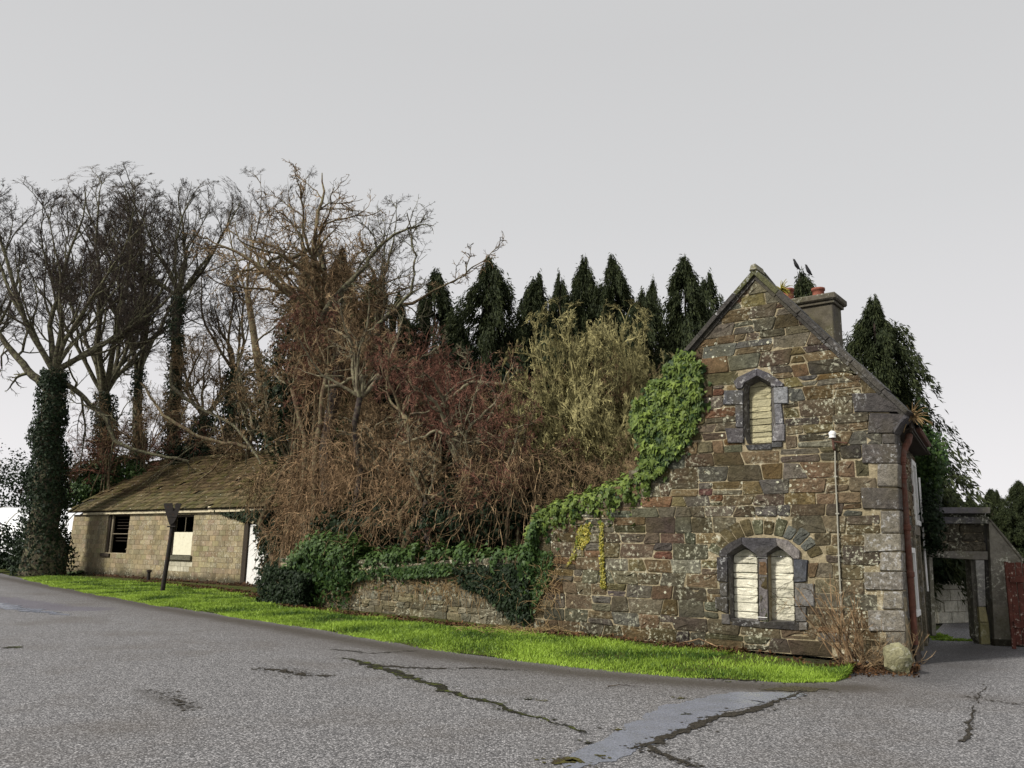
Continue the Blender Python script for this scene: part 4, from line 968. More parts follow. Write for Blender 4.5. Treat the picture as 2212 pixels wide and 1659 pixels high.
# capped pipe by the shed wall, stop sign seen from behind
sp = G(320, 1256); st = E('standpipe', 'short dark capped pipe standing at the foot of the shed wall', 'pipe', sp)
V, F = pipe([sp, sp + [0, 0, .42]], .07, 10); O('pipe_body', V, F, MAT['darkiron'], st); V, F = pipe([sp + [0, 0, .40], sp + [0, 0, .5]], .11, 10); O('pipe_cap', V, F, MAT['darkiron'], st)
sg = G(350, 1281); YS = sg[1]; sn = E('road_sign', 'rusty triangular road sign seen from behind on a leaning post in front of the shed', 'sign', sg)
top = at(378, 1098, YS); V, F = pipe([sg - [0, 0, .05], (sg + top) / 2 + [.01, 0, 0], top], .075, 10); O('post', V, F, MAT['darkiron'], sn)
c6p = [(1048, 512), (1060, 503), (1135, 502), (1142, 545), (1138, 572), (1152, 582), (1164, 560), (1158, 520), (1178, 503), (1215, 504), (1224, 514), (1205, 560), (1178, 640), (1150, 690), (1112, 722), (1100, 700), (1070, 600)]
P = np.array([at(*c6([q])[0], YS - .09) for q in c6p]); kk = len(P); tri = fan(P); V = np.vstack([P, P + [0, .02, 0]]); a = np.arange(kk); b = (a + 1) % kk
O('sign_plate', V, [np.vstack([tri, tri[:, ::-1] + kk]), np.stack([a, b, b + kk, a + kk], 1)], MAT['darkiron'], sn)
for f_ in (.9, .78):
    c_ = sg + (top - sg) * f_; V, F = bbox(c_ + [0, -.05, 0], (.3, .1, .05), None, .01); O('clamp', V, F, MAT['darkiron'], sn)

# ================================================================ GATEWAY AND YARD
GP = A + N2 * (SW + .02); TG = R2.copy(); TG = nrm(np.array([math.cos(math.radians(-9)), math.sin(math.radians(-9)), 0])); NG = np.array([-TG[1], TG[0], 0])
fgw = frame(GP, TG, NG)
c7 = lambda pts: [(1931.5 + .3063 * x, 948.8 + .3063 * y) for x, y in pts]
guz = lambda pts: uzs(pts, P=GP, nn=NG, t=TG)
gw = E('stone_gateway', 'dark stone gateway with flat cornice beside the right end of the house', 'gateway', fgw(.9, 0, 0)[0])
zb_ = lambda q: np.array([[p[0], max(p[1], 0) if p[1] > .12 else 0] for p in q])
def gpiece(name, pts, d0, d1, tn, b=.015, mat='concrete'):
    q = zb_(guz(c7(pts))); V, F = prism(q, fgw, d0, d1, b, .002); return O(name, V, F, MAT[mat], gw, tint=tn)
gpiece('cornice', [(285, 485), (642, 485), (642, 526), (285, 526)], -.28, .5, (.11, .105, .115)); gpiece('cornice', [(300, 550), (645, 550), (645, 596), (300, 596)], -.16, .4, (.07, .068, .08)); gpiece('frieze', [(300, 527), (640, 527), (640, 549), (300, 549)], -.05, .3, (.03, .03, .03))
gpiece('lintel', [(240, 790), (566, 790), (656, 792), (656, 850), (566, 850), (240, 828)], -.06, .35, (.14, .13, .11))
gpiece('pier_left', [(240, 830), (264, 830), (292, 1385), (262, 1385)], -.05, .35, (.20, .19, .16))
for q, tn in (([(566, 852), (630, 852), (640, 1180), (590, 1180)], (.24, .235, .22)), ([(590, 1182), (640, 1182), (660, 1290), (598, 1290)], (.28, .25, .13)), ([(598, 1292), (662, 1292), (672, 1420), (606, 1415)], (.24, .22, .11))): gpiece('pier_stone', q, -.05, .35, tn)
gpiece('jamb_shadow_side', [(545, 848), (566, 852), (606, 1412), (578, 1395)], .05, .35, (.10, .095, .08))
gpiece('recess_shade', [(632, 600), (652, 600), (692, 1425), (664, 1425)], .02, .35, (.035, .033, .03))  # near-black strip in the gap, its shade put into the tint
bk = gpiece('wall_panel', [(240, 598), (630, 598), (630, 788), (240, 788)], .0, .35, (.05, .045, .03), mat='mortar')
pz = guz(c7([(240, 598), (630, 598), (630, 788), (240, 788)])); ps_ = []
zz = pz[:, 1].min(); zt_ = pz[:, 1].max(); rws = np.linspace(zz, zt_, 4)
make_rows([(rws[i_], rws[i_ + 1]) for i_ in range(3)], lambda z_: pz[:, 0].max(), lambda z_: pz[:, 0].min(), [], [], ps_, .2, .45, tintf=lambda: np.array([.07, .062, .045]) * rng.uniform(.6, 1.4), split=.1)
for P4, tn, pr in ps_: V, F = stone(P4, fgw, .02, pr + .02, .014, .014, .03); O('stone', V, F, MAT['stone'], bk, tint=tn)
# sloping rendered wall to the right
sw = E('rendered_wall', 'grey rendered wall with sloping top between the gateway and the red gate', 'wall', fgw(guz(c7([(770, 1430)]))[0][0], 0, 0)[0])
q = zb_(guz(c7([(652, 572), (700, 615), (890, 850), (900, 900), (900, 1440), (694, 1430)]))); V, F = prism(q, fgw, -.10, .12, .012); O('wall_body', V, F, MAT['concrete'], sw, tint=(.17, .16, .13))
q = guz(c7([(645, 560), (660, 560), (900, 850), (888, 862)])); V, F = prism(q, fgw, -.13, .15, .008); O('wall_coping', V, F, MAT['concrete'], sw, tint=(.09, .085, .07))
q = zb_(guz(c7([(672, 1426), (905, 1440), (905, 1475), (672, 1452)]))); q[:, 1] = [.12, .12, 0, 0]; V, F = prism(q, fgw, -.26, -.1, .02); O('plinth', V, F, MAT['stone'], sw, tint=(.05, .045, .035))
# red gate leaf
RG = G(2196, 1402); rg = E('red_gate', 'flaking red plank gate standing open at the right edge', 'gate', RG)
rt = nrm(np.array([.93, -.36, 0])); rnn = np.array([-rt[1], rt[0], 0]); fr_g = frame(RG, rt, rnn); gh = at(2190, 1214, RG[1])[2]
for a in range(12):
    V, F = bbox(fr_g(.05 + a * .115, 0, gh / 2 + .03)[0], (.105, .028, gh - .08 + rng.normal(0, .02)), [rt, rnn, [0, 0, 1]], .006); O('plank', V, F, MAT['redwood'], rg)
for z_ in (gh * .8, gh * .28):
    V, F = bbox(fr_g(.68, -.04, z_)[0], (1.4, .05, .12), [rt, rnn, [0, 0, 1]], .01); O('rail', V, F, MAT['redwood'], rg)
ax = [rt * math.cos(.75) + np.array([0, 0, math.sin(.75)]), rnn, -rt * math.sin(.75) + np.array([0, 0, math.cos(.75)])]; V, F = bbox(fr_g(.62, -.045, gh * .54)[0], (1.25, .04, .10), ax, .01); O('brace', V, F, MAT['redwood'], rg)
V, F = bbox(fr_g(-.04, 0, gh / 2)[0], (.07, .07, gh), [rt, rnn, [0, 0, 1]], .008); O('gate_stile', V, F, MAT['redwood'], rg)
# curved block wall seen through the gateway
yw = E('yard_wall', 'pale curved block wall seen through the gateway', 'wall', at(2060, 1320, 23.5) * [1, 1, 0])
pc = [gx(1960, 23.5), gx(2020, 22.6), gx(2080, 23.0), gx(2140, 24.4), gx(2200, 26.5)]; pc = resample(pc, 40); hh = 1.75
c_len = np.concatenate([[0], np.cumsum(np.linalg.norm(np.diff(pc, axis=0), axis=1))])
def pw_(s_): return np.array([np.interp(s_, c_len, pc[:, i_]) for i_ in range(3)])
V = np.vstack([pc, pc + [0, 0, hh], pc + [0, .25, hh], pc + [0, .25, 0]]); k_ = len(pc); a = np.arange(k_ - 1); O('wall_body', V, np.vstack([np.stack([a + m * k_, a + 1 + m * k_, a + 1 + (m + 1) * k_, a + (m + 1) * k_], 1) for m in range(3)]), MAT['concrete'], yw, tint=(.2, .19, .15))
for r in range(6):
    s_ = .0 + (.25 if r % 2 else 0)
    while s_ < c_len[-1] - .5:
        p0, p1 = pw_(s_ + .008), pw_(s_ + .50 - .008); d_ = nrm(p1 - p0); nn_ = np.array([-d_[1], d_[0], 0])
        V, F = bbox((p0 + p1) / 2 + [0, 0, r * .29 + .145] - nn_ * .01, (np.linalg.norm(p1 - p0), .05, .275), [d_, nn_, [0, 0, 1]], .008); O('block', V, F, MAT['concrete'], yw, tint=np.array([.46, .44, .37]) * rng.uniform(.85, 1.1)); s_ += .5
# boulder
bp = G(1938, 1455); 
import bmesh
bm = bmesh.new(); bmesh.ops.create_icosphere(bm, subdivisions=4, radius=1.0)
from mathutils import noise as mn
V = np.array([v.co[:] for v in bm.verts]); Fb = np.array([[l.vert.index for l in f.loops] for f in bm.faces]); bm.free()
def rock(V, seed, s, rough=.22):
    # flatten by random planes for facets
    V = V.copy(); r_ = np.random.default_rng(seed)
    for _ in range(14):
        n_ = nrm(r_.normal(size=3)); d_ = r_.uniform(.68, .9); e_ = V @ n_ - d_; V -= np.outer(np.maximum(e_, 0), n_)
    V *= 1 + np.array([[mn.fractal(Vector(v * 2.2 + seed), 1, 2, 4) * rough * .35] for v in V]); return V * s
O('boulder', rock(V, 5, [.23, .2, .27]) + bp + [0, 0, .17], Fb, MAT['boulder'], smooth=False, loc=bp); tag(bpy.data.objects['boulder'], 'mossy yellowish boulder at the foot of the house corner beside the downpipe', 'boulder')
# ================================================================ VEGETATION
def grow(S, D, Ln, Rd, nseg, wob, trop, rend=.35, gvec=(0, 0, 1)):
    M = len(S); P = np.empty((M, nseg + 1, 3)); DD = np.empty((M, nseg + 1, 3)); P[:, 0] = S; d = nrm(D); DD[:, 0] = d
    tv = np.array(gvec, float)
    for s in range(nseg):
        d = nrm(d + rng.normal(0, wob, (M, 3)) + trop * tv); P[:, s + 1] = P[:, s] + d * (Ln / nseg)[:, None]; DD[:, s + 1] = d
    f = np.linspace(0, 1, nseg + 1)[None]; R_ = Rd[:, None] * (1 - f * (1 - rend)); return P, R_, DD
def kids(P, R_, DD, n, t0, ang, angsd, lf, Ln, rf, rmin, t1=1.0, taper=.5):
    M, K1, _ = P.shape; K = K1 - 1; pi = np.repeat(np.arange(M), n)
    t = rng.uniform(t0, t1, M * n); x = t * K; i = np.minimum(x.astype(int), K - 1); fr_ = (x - i)[:, None]
    S = P[pi, i] * (1 - fr_) + P[pi, i + 1] * fr_; d = DD[pi, i + 1]; r = R_[pi, i] * (1 - fr_[:, 0]) + R_[pi, i + 1] * fr_[:, 0]
    q = nrm(np.cross(d, rng.normal(size=(M * n, 3)))); a = np.radians(rng.normal(ang, angsd, M * n))[:, None]
    D = d * np.cos(a) + q * np.sin(a); L_ = np.repeat(Ln, n) * lf * rng.uniform(.55, 1.25, M * n) * (1 - taper * (t - t0)); return S, D, L_, np.maximum(r * rf, rmin)
def bare_crown(seed, H=11.0, spread=22, limbs=7, dens=(8, 8, 8, 5), tw=.010, crook=.13, trunk_r=.21, trop=.10):
    """limbs and twigs for a crown of height H rising from the origin"""
    global rng; keep = rng; rng = np.random.default_rng(seed)
    az = np.arange(limbs) * 2 * math.pi / limbs + rng.uniform(0, .6, limbs); inc = np.radians(rng.uniform(spread * .35, spread * 1.6, limbs))
    D = np.stack([np.sin(inc) * np.cos(az), np.sin(inc) * np.sin(az), np.cos(inc)], 1); S = np.zeros((limbs, 3)) + np.stack([np.cos(az), np.sin(az), az * 0], 1) * .08
    Ln = H * rng.uniform(.78, 1.02, limbs); a = grow(S, D, Ln, np.full(limbs, trunk_r) * rng.uniform(.5, .8, limbs), 12, crook * .8, trop * .5, .12)
    tb = [tubes(a[0], a[1], 7)]
    k = kids(*a, dens[0], .12, 34, 9, .48, Ln, .55, .03); b = grow(*k, 8, crook, trop, .25); tb.append(tubes(b[0], b[1], 5))
    k2 = kids(*b, dens[1], .12, 38, 12, .45, k[2], .55, .018); c = grow(*k2, 5, crook * 1.3, trop * .8, .4); tb2 = [tubes(c[0], c[1], 3)]
    k3 = kids(*c, dens[2], .1, 40, 14, .48, k2[2], .6, tw); d = grow(*k3, 3, crook * 1.5, trop * .6, .6); tb2.append(tubes(d[0], d[1], 3))
    k4 = kids(*d, dens[3], .1, 38, 14, .55, k3[2], .8, tw * .8); e_ = grow(*k4, 2, crook * 1.4, trop * .6, .7); tb2.append(tubes(e_[0], e_[1], 3))
    rng = keep
    return merge([(v, f[0]) for v, f in tb]), merge([(v, f[0]) for v, f in tb2])
def dome(V, cz, ax, az_, k=.25):
    q = (V - [0, 0, cz]) / [ax, ax, az_]; r_ = np.linalg.norm(q, axis=1); up = V[:, 2] > cz; f_ = np.where((r_ > 1 - k) & up, (1 - k + k * (1 - np.exp(-(r_ - 1 + k) / k))) / np.maximum(r_, 1e-6), 1.0)
    return (q * f_[:, None]) * [ax, ax, az_] + [0, 0, cz]
def leaves(P, Nn, size, droop=.5, sd=.35, kite=True, tone=None, aspect=.8):
    """one folded kite per leaf; returns V,F,tint"""
    M = len(P); n = nrm(Nn + rng.normal(0, sd, (M, 3))); dn = np.array([0, 0, -1.0]) * droop + rng.normal(0, .55, (M, 3))
    t = nrm(dn - n * (dn * n).sum(1, keepdims=True)); s = np.cross(n, t); z = size * rng.uniform(.6, 1.3, M)[:, None]
    V = np.stack([P, P + t * z * .35 + s * z * aspect * .5 - n * z * .10, P + t * z, P + t * z * .35 - s * z * aspect * .5 - n * z * .10], 1).reshape(-1, 3)
    i = np.arange(M) * 4; F = np.stack([i, i + 1, i + 2, i + 3], 1)
    tn = rng.beta(1.6, 2.6, M) if tone is None else np.clip(tone + rng.normal(0, .18, M), 0, 1)
    return V, F, np.repeat(np.stack([tn] * 3, 1), 4, 0)
def ivy_leaves(P, Nn, size, droop=.8, sd=.3, tone=None):
    """five-lobed leaf outline as a fan of three quads"""
    M = len(P); n = nrm(Nn + rng.normal(0, sd, (M, 3))); dn = np.array([0, 0, -1.0]) * droop + rng.normal(0, .45, (M, 3))
    t = nrm(dn - n * (dn * n).sum(1, keepdims=True)); s = np.cross(n, t); z = size * rng.uniform(.55, 1.3, M)[:, None]
    pr = [(0, 0), (-.12, .42), (.28, .52), (.42, .22), (1.0, 0), (.42, -.22), (.28, -.52), (-.12, -.42)]
    V = np.stack([P + t * z * a + s * z * b - n * z * abs(b) * .25 for a, b in pr], 1).reshape(-1, 3); i = np.arange(M) * 8
    F = np.concatenate([np.stack([i, i + 1, i + 2, i + 3], 1), np.stack([i, i + 3, i + 4, i + 5], 1), np.stack([i, i + 5, i + 6, i + 7], 1)])
    tn = rng.beta(1.6, 2.4, M) if tone is None else np.clip(tone + rng.normal(0, .2, M), 0, 1)
    return V, F, np.repeat(np.stack([tn] * 3, 1), 8, 0)

# ---- bare trees of the left-hand group
lib = [bare_crown(11, spread=26, limbs=7, dens=(8, 8, 8, 6), tw=.009), bare_crown(12, spread=36, limbs=9, dens=(8, 8, 8, 5), tw=.009), bare_crown(13, spread=18, limbs=5, dens=(8, 8, 8, 4), crook=.16), bare_crown(14, spread=13, limbs=3, dens=(8, 7, 7, 4), crook=.13, trunk_r=.16)]
for (v0, f0_), (v1, f1_) in lib:
    s_ = 11.0 / np.percentile(v1[:, 2], 98.5); v0 *= s_; v1 *= s_; hr_ = np.percentile(np.hypot(v1[:, 0], v1[:, 1]), 94) * 1.1; v0[:] = dome(v0, 4.0, hr_, 7.2); v1[:] = dome(v1, 4.0, hr_, 7.2)
limb_me = {}; 
def crown_me(i_, bm_, tm_):
    k = (i_, bm_, tm_)
    if k not in limb_me:
        (V, F), (V2, F2) = lib[i_]; limb_me[k] = (mesh('limbs', V, F, MAT[bm_], True), mesh('twigs', V2, F2, MAT[tm_]))
    return limb_me[k]
def bare_tree(px, Y, forkpx, top_y, rad, lib_i, lbl, rot=0, ivy=0, widen=1.0, mats=('bark', 'bark_dark'), ivy_r=.45, group='bare trees behind the shed', tilt=(0, 0)):
    base = gx(px, Y); fk = at(forkpx[0], forkpx[1], Y + rng.uniform(-.5, .5)); topz = at(forkpx[0], top_y, Y)[2]; sc = (topz - fk[2]) / 11.0
    t = E('bare_tree', lbl, 'tree', base, group)
    n = 10; f = np.linspace(0, 1, n)[:, None]; P = base + (fk - base) * f + np.concatenate([np.zeros((1, 3)), rng.normal(0, .08, (n - 2, 3)), np.zeros((1, 3))]); P[0, 2] = -.2
    r = rad * (1.5 - f[:, 0]) ** .6 * np.where(f[:, 0] < .15, 1.35, 1); V, F = tubes(P[None], r[None], 10); O('trunk', V, F, MAT[mats[0]], t, True)
    lm, tm = crown_me(lib_i, *mats); S = Matrix.Translation(Vector(fk)) @ Matrix.Rotation(tilt[0], 4, 'Y') @ Matrix.Rotation(tilt[1], 4, 'X') @ Matrix.Rotation(rot, 4, 'Z') @ Matrix.Diagonal((sc * widen, sc * widen, sc, 1))
    link('limbs', lm, t, mw=S); o = link('twigs', tm, t, mw=S); o['kind'] = 'stuff'
    if ivy:
        m = int(ivy); f_ = rng.uniform(0, 1, m) ** .9; c = np.stack([np.interp(f_, f[:, 0], P[:, k]) for k in range(3)], 1); a = rng.uniform(0, 2 * math.pi, m)
        lump = 1 + .35 * np.sin(f_ * 23 + a * 2) * np.cos(f_ * 11 - a)
        rr = (np.interp(f_, f[:, 0], r) + ivy_r * rng.uniform(.25, 1, m) * lump * (1.15 - f_ * .5)); nn_ = np.stack([np.cos(a), np.sin(a), a * 0], 1)
        V, F, tn = leaves(c + nn_ * rr[:, None], nn_, .15, tone=None); o = O('ivy_cover', V, F, MAT['ivy_dark'], t, tint=tn); o['kind'] = 'stuff'
    return t, fk
bare_tree(88, 42, (118, 800), 380, .62, 1, 'broad bare tree with thick ivy-black trunk at the far left of the shed', .4, 9000, 1.15, ivy_r=.42, tilt=(-.05, 0))
bare_tree(236, 50, (225, 850), 378, .48, 1, 'bare tree with ivy-covered trunk behind the left end of the shed roof', 1.9, 6500, 1.0, ivy_r=.6)
bare_tree(292, 53, (300, 800), 362, .36, 0, 'slim bare tree between two ivy-clad trunks behind the shed roof', .5, 2500, 1.1)
bare_tree(368, 49, (385, 640), 376, .38, 1, 'tall bare tree whose dark trunk forks high above the middle of the shed roof', 3.3, 5500, 1.25, ivy_r=.4)
bare_tree(620, 43, (535, 640), 340, .24, 3, 'slender leaning tree with thin open top above the right end of the shed roof', 2.0, 0, .95, mats=('bark_brown', 'bark_dark'), tilt=(.06, 0))
bare_tree(648, 38, (655, 560), 352, .22, 3, 'narrow tree rising thinly out of the vine-covered mass', .3, 2500, .8, mats=('bark_brown', 'bark_dark'))
bare_tree(800, 36, (815, 720), 400, .24, 3, 'thin bare tree with two long wands curving up over the vine thicket', 1.2, 3500, 1.15, mats=('bark', 'bark_dark'), tilt=(.16, 0))
bare_tree(485, 50, (505, 800), 560, .32, 2, 'short bushy bare tree with ivy, behind the right half of the shed roof', 4.1, 7000, 1.2, mats=('bark_brown', 'bark_dark'), ivy_r=.9)
bare_tree(-60, 44, (-60, 800), 480, .4, 1, 'bare tree cut by the left edge of the picture', 2.6, 4000, 1.1, ivy_r=.4)
bare_tree(430, 47.5, (440, 900), 700, .3, 2, 'low crooked bare tree hanging over the middle of the shed roof', 2.2, 6000, 1.5, mats=('bark_brown', 'twig_brown'), ivy_r=.8)
# ---- snaking low limbs over the shed roof
def snake(pts, Y, r0, r1, name, lbl, mat='bark', twn=8):
    P = np.array([at(x, y, Y_) for (x, y), Y_ in zip(pts, Y)]); P = resample(P, 26)
    P = P + np.cumsum(rng.normal(0, .035, P.shape), 0); R_ = np.linspace(r0, r1, 26)
    t = E(name, lbl, 'branch', P[0] * [1, 1, 1]); V, F = tubes(P[None], R_[None], 7); O('limb', V, F, MAT[mat], t, True)
    D = nrm(np.gradient(P, axis=0))[None]; k = kids(P[None], R_[None], D, twn, .1, 55, 20, .4, np.array([np.linalg.norm(P[-1] - P[0])]), .5, .018); a = grow(*k, 7, .22, -.02, .3); 
    k2 = kids(*a, 6, .1, 45, 15, .5, k[2], .6, .010); b = grow(*k2, 4, .25, -.03, .5); k3 = kids(*b, 4, .1, 45, 15, .5, k2[2], .7, .008); c = grow(*k3, 3, .25, 0, .6)
    V, F = merge([(v, f[0]) for v, f in (tubes(a[0], a[1], 4), tubes(b[0], b[1], 3), tubes(c[0], c[1], 3))]); o = O('twigs', V, F, MAT[mat], t); o['kind'] = 'stuff'
snake([(108, 810), (125, 815), (170, 850), (225, 900), (240, 950), (290, 975), (360, 990), (395, 1000)], [42, 42, 42, 42, 42, 42, 42, 42], .15, .07, 'low_branch', 'lichened limb snaking down onto the left corner of the shed roof')
snake([(105, 840), (60, 800), (25, 750), (-10, 690), (-60, 640)], [42] * 5, .24, .04, 'low_branch', 'thick lichened limb reaching up to the left edge from the ivy-black trunk')
snake([(378, 760), (372, 830), (430, 880), (500, 910), (535, 960), (560, 1000)], [49, 47, 45, 42, 40, 39], .12, .05, 'low_branch', 'pale crooked limb above the shed ridge sloping down to the right')
snake([(540, 970), (420, 935), (350, 890), (292, 820)], [41, 41, 41, 43], .11, .05, 'low_branch', 'dark crooked limb hanging across the middle of the shed ridge', 'bark_brown')
snake([(700, 840), (790, 825), (860, 800), (930, 760), (960, 740)], [27] * 5, .07, .03, 'low_branch', 'brown limb reaching right out of the vine-covered trunk', 'bark_pale')
snake([(690, 700), (720, 650), (770, 600), (840, 520), (930, 480)], [28] * 5, .12, .03, 'low_branch', 'long thin limb sweeping up to the right above the thicket', 'bark', 12)
snake([(735, 1105), (800, 1115), (845, 1090), (900, 1040), (960, 1010)], [26, 26, 25.5, 25, 25], .10, .05, 'low_branch', 'dark arched limb low over the ivy beside the shed gable', 'bark_dark')
snake([(700, 580), (680, 540), (600, 560), (560, 600)], [29] * 4, .1, .04, 'low_branch', 'crooked limb arching left from the top of the vine-covered trunk', 'bark')

snake([(1090, 830), (1010, 820), (960, 870), (900, 900), (850, 960)], [24] * 5, .06, .025, 'low_branch', 'pale lichened branch zigzagging through the red-brown bush', 'bark_pale', 10)
snake([(860, 960), (940, 930), (1000, 960), (1080, 940), (1150, 900)], [23] * 5, .05, .02, 'low_branch', 'crooked pale branch crossing below the red-brown bushes', 'bark_pale', 10)
snake([(760, 760), (820, 700), (880, 640), (900, 560), (880, 470)], [28] * 5, .08, .02, 'low_branch', 'upward curving wand right of the vine-covered trunk', 'bark', 10)
snake([(600, 1000), (590, 900), (560, 820), (540, 740), (600, 690)], [35] * 5, .09, .03, 'low_branch', 'brown crooked limb rising behind the right end of the shed roof', 'bark_brown', 10)
# ---- twiggy shrubs
def twig_bush(seed, H, stems, spread, tw, wob, trop, dens, straight=False):
    global rng; keep = rng; rng = np.random.default_rng(seed)
    az = rng.uniform(0, 2 * math.pi, stems); inc = np.radians(rng.uniform(2, spread, stems)); D = np.stack([np.sin(inc) * np.cos(az), np.sin(inc) * np.sin(az), np.cos(inc)], 1)
    S = np.stack([np.cos(az), np.sin(az), az * 0], 1) * .25 * rng.uniform(0, 1, (stems, 1)); Ln = H * rng.uniform(.6, 1.0, stems)
    a = grow(S, D, Ln, np.full(stems, .045), 9, wob * .7, trop, .3); tb = [tubes(a[0], a[1], 4)]
    k = kids(*a, dens[0], .15, 28, 10, .5, Ln, .6, tw * 1.5); b = grow(*k, 6, wob, trop, .4); tb.append(tubes(b[0], b[1], 3))
    k2 = kids(*b, dens[1], .1, 32, 12, .55, k[2], .7, tw); c = grow(*k2, 4, wob, trop, .5); tb.append(tubes(c[0], c[1], 3))
    k3 = kids(*c, dens[2], .1, 32, 14, .6, k2[2], .8, tw * .8); d = grow(*k3, 3, wob, trop, .6); tb.append(tubes(d[0], d[1], 3))
    rng = keep; return merge([(v, f[0]) for v, f in tb])
BR = [twig_bush(s, 1.0 * 5, 13, 82, .010, .34, -.015, (8, 7, 5)) for s in (21, 22)]
global_rng = rng; (WV, WF), (WV2, WF2) = bare_crown(91, H=6.5, spread=50, limbs=12, dens=(9, 8, 7, 4), crook=.16, trunk_r=.10, trop=.06, tw=.016)
WI = merge([(WV, WF[0]), (WV2, WF2[0])]); z_ = np.percentile(WI[0][:, 2], 93); r__ = np.percentile(np.hypot(WI[0][:, 0], WI[0][:, 1]), 93); WI[0][:] = dome(WI[0], z_ * .3, r__, z_ * .72, .3)
BS = [(np.percentile(v[:, 2], 98.5), np.percentile(np.hypot(v[:, 0], v[:, 1]), 93)) for v, _ in BR]; WS = (np.percentile(WI[0][:, 2], 99.5), np.percentile(np.hypot(WI[0][:, 0], WI[0][:, 1]), 96))
def shrub(px, Y, top_y, width_px, bi, mat, lbl, cat='bush', name='bare_shrub', z0=0, group=None, bot_y=None):
    b = at(px, top_y, Y) * [1, 1, 0]; h = at(px, top_y, Y)[2]; bz, br_ = BS[bi]; sw_ = width_px / FPX * Y / (2 * br_); sz = min(h / bz, sw_ * 1.15); zb = h - bz * sz
    t = E(name, lbl, cat, b, group); me = cache.setdefault((bi, mat), mesh('twigs', BR[bi][0], BR[bi][1], MAT[mat]))
    o = link('twigs', me, t, mw=Matrix.Translation(Vector(b + [0, 0, zb])) @ Matrix.Rotation(rng.uniform(0, 6.28), 4, 'Z') @ Matrix.Diagonal((sw_, sw_, sz, 1))); o['kind'] = 'stuff'
    if zb > .15:
        m = 7; top_ = b + rng.normal(0, .22, (m, 3)) * [1, 1, 0] + [0, 0, zb + bz * sz * .35]; bot = b + rng.normal(0, .5, (m, 3)) * [1, 1, 0]; f = np.linspace(0, 1, 8)[None, :, None]
        P = bot[:, None] * (1 - f) + top_[:, None] * f + np.cumsum(rng.normal(0, .05, (m, 8, 3)), 1); V, F = tubes(P, np.full((m, 8), .035), 5); O('stems', V, F[0], MAT['bark_brown'], t)
    return t
cache = {}
shr = [(905, 27, 720, 250, 0, 'twig_red', 'red-brown twiggy bush just right of the vine-covered trunk'), (1020, 26.5, 780, 280, 1, 'twig_red', 'broad red-brown bush left of the pale willow'), (1130, 24, 790, 260, 0, 'twig_brown', 'brown bush tucked against the left side of the pale willow'),
       (1100, 21.5, 960, 240, 0, 'twig_red', 'rusty-red low bush in front of the willow stems'), (1230, 22, 965, 240, 1, 'twig_brown', 'brown brush below the willow above the ivy on the wall'),
       (1350, 20.5, 960, 200, 0, 'twig_brown', 'brown brush between the willow and the ivy mass on the gable'), (1330, 25, 800, 320, 1, 'twig_brown', 'tall brown bush right behind the willow, touching the gable ivy'), (820, 28, 840, 220, 1, 'twig_brown', 'brown tangled bush right of the vine-clad column'),
       (440, 47.5, 905, 230, 1, 'twig_red', 'dark red twiggy bush behind the shed ridge'), (560, 44, 850, 300, 1, 'twig_brown', 'tall brown brush behind the right half of the shed ridge'),
       (700, 30, 700, 260, 0, 'twig_red', 'dark red twiggy growth high beside the vine-covered trunk'), (660, 31, 560, 240, 1, 'twig_brown', 'brown bushy growth at the top of the vine-covered trunk'),
       (330, 47, 830, 260, 1, 'twig_brown', 'brown brush between the ivy-clad trunks left of the shed ridge'), (240, 46, 900, 200, 0, 'twig_red', 'dull red brush behind the ivy on the left roof end')]
for q in shr: shrub(*q, group='bare bushes of the thicket')
wl = E('willow_bush', 'large pale olive willow bush with dense upright shoots left of the gable', 'bush', gx(1245, 23.5)); b = gx(1245, 23.5); h = at(1245, 640, 23.5)[2]; fz_ = 3.0
for k_, (dx, rot, s_) in enumerate(((-.1, 0, .97), (.9, 2.1, 1.0), (1.5, 4.0, .80))):
    me = cache.setdefault(('w',), mesh('shoots', WI[0], WI[1], MAT['twig_olive'])); s_ *= (h - fz_) / WS[0]; sx_ = 2.75 / WS[1]
    o = link('shoots', me, wl, mw=Matrix.Translation(Vector(b + [dx, k_ * .4, fz_])) @ Matrix.Rotation(rot, 4, 'Z') @ Matrix.Diagonal((sx_, sx_, s_, 1)))
TKX = [(850, 26, 860, 260, 0, 'bark_pale', 'twig_brown', 'small crooked tree low in the middle of the thicket'), (960, 24.5, 850, 280, 1, 'bark_pale', 'twig_red', 'wide low crown of reddish twigs in the middle of the thicket'), (1060, 22, 920, 240, 0, 'bark_pale', 'twig_brown', 'low crooked tree leaning over the wall near the willow'), (640, 31, 700, 260, 1, 'bark_pale', 'twig_brown', 'crooked tree left of the vine-covered column above the shed end'), (560, 41, 760, 240, 0, 'bark_pale', 'twig_brown', 'crooked bare tree directly behind the right part of the shed ridge')]
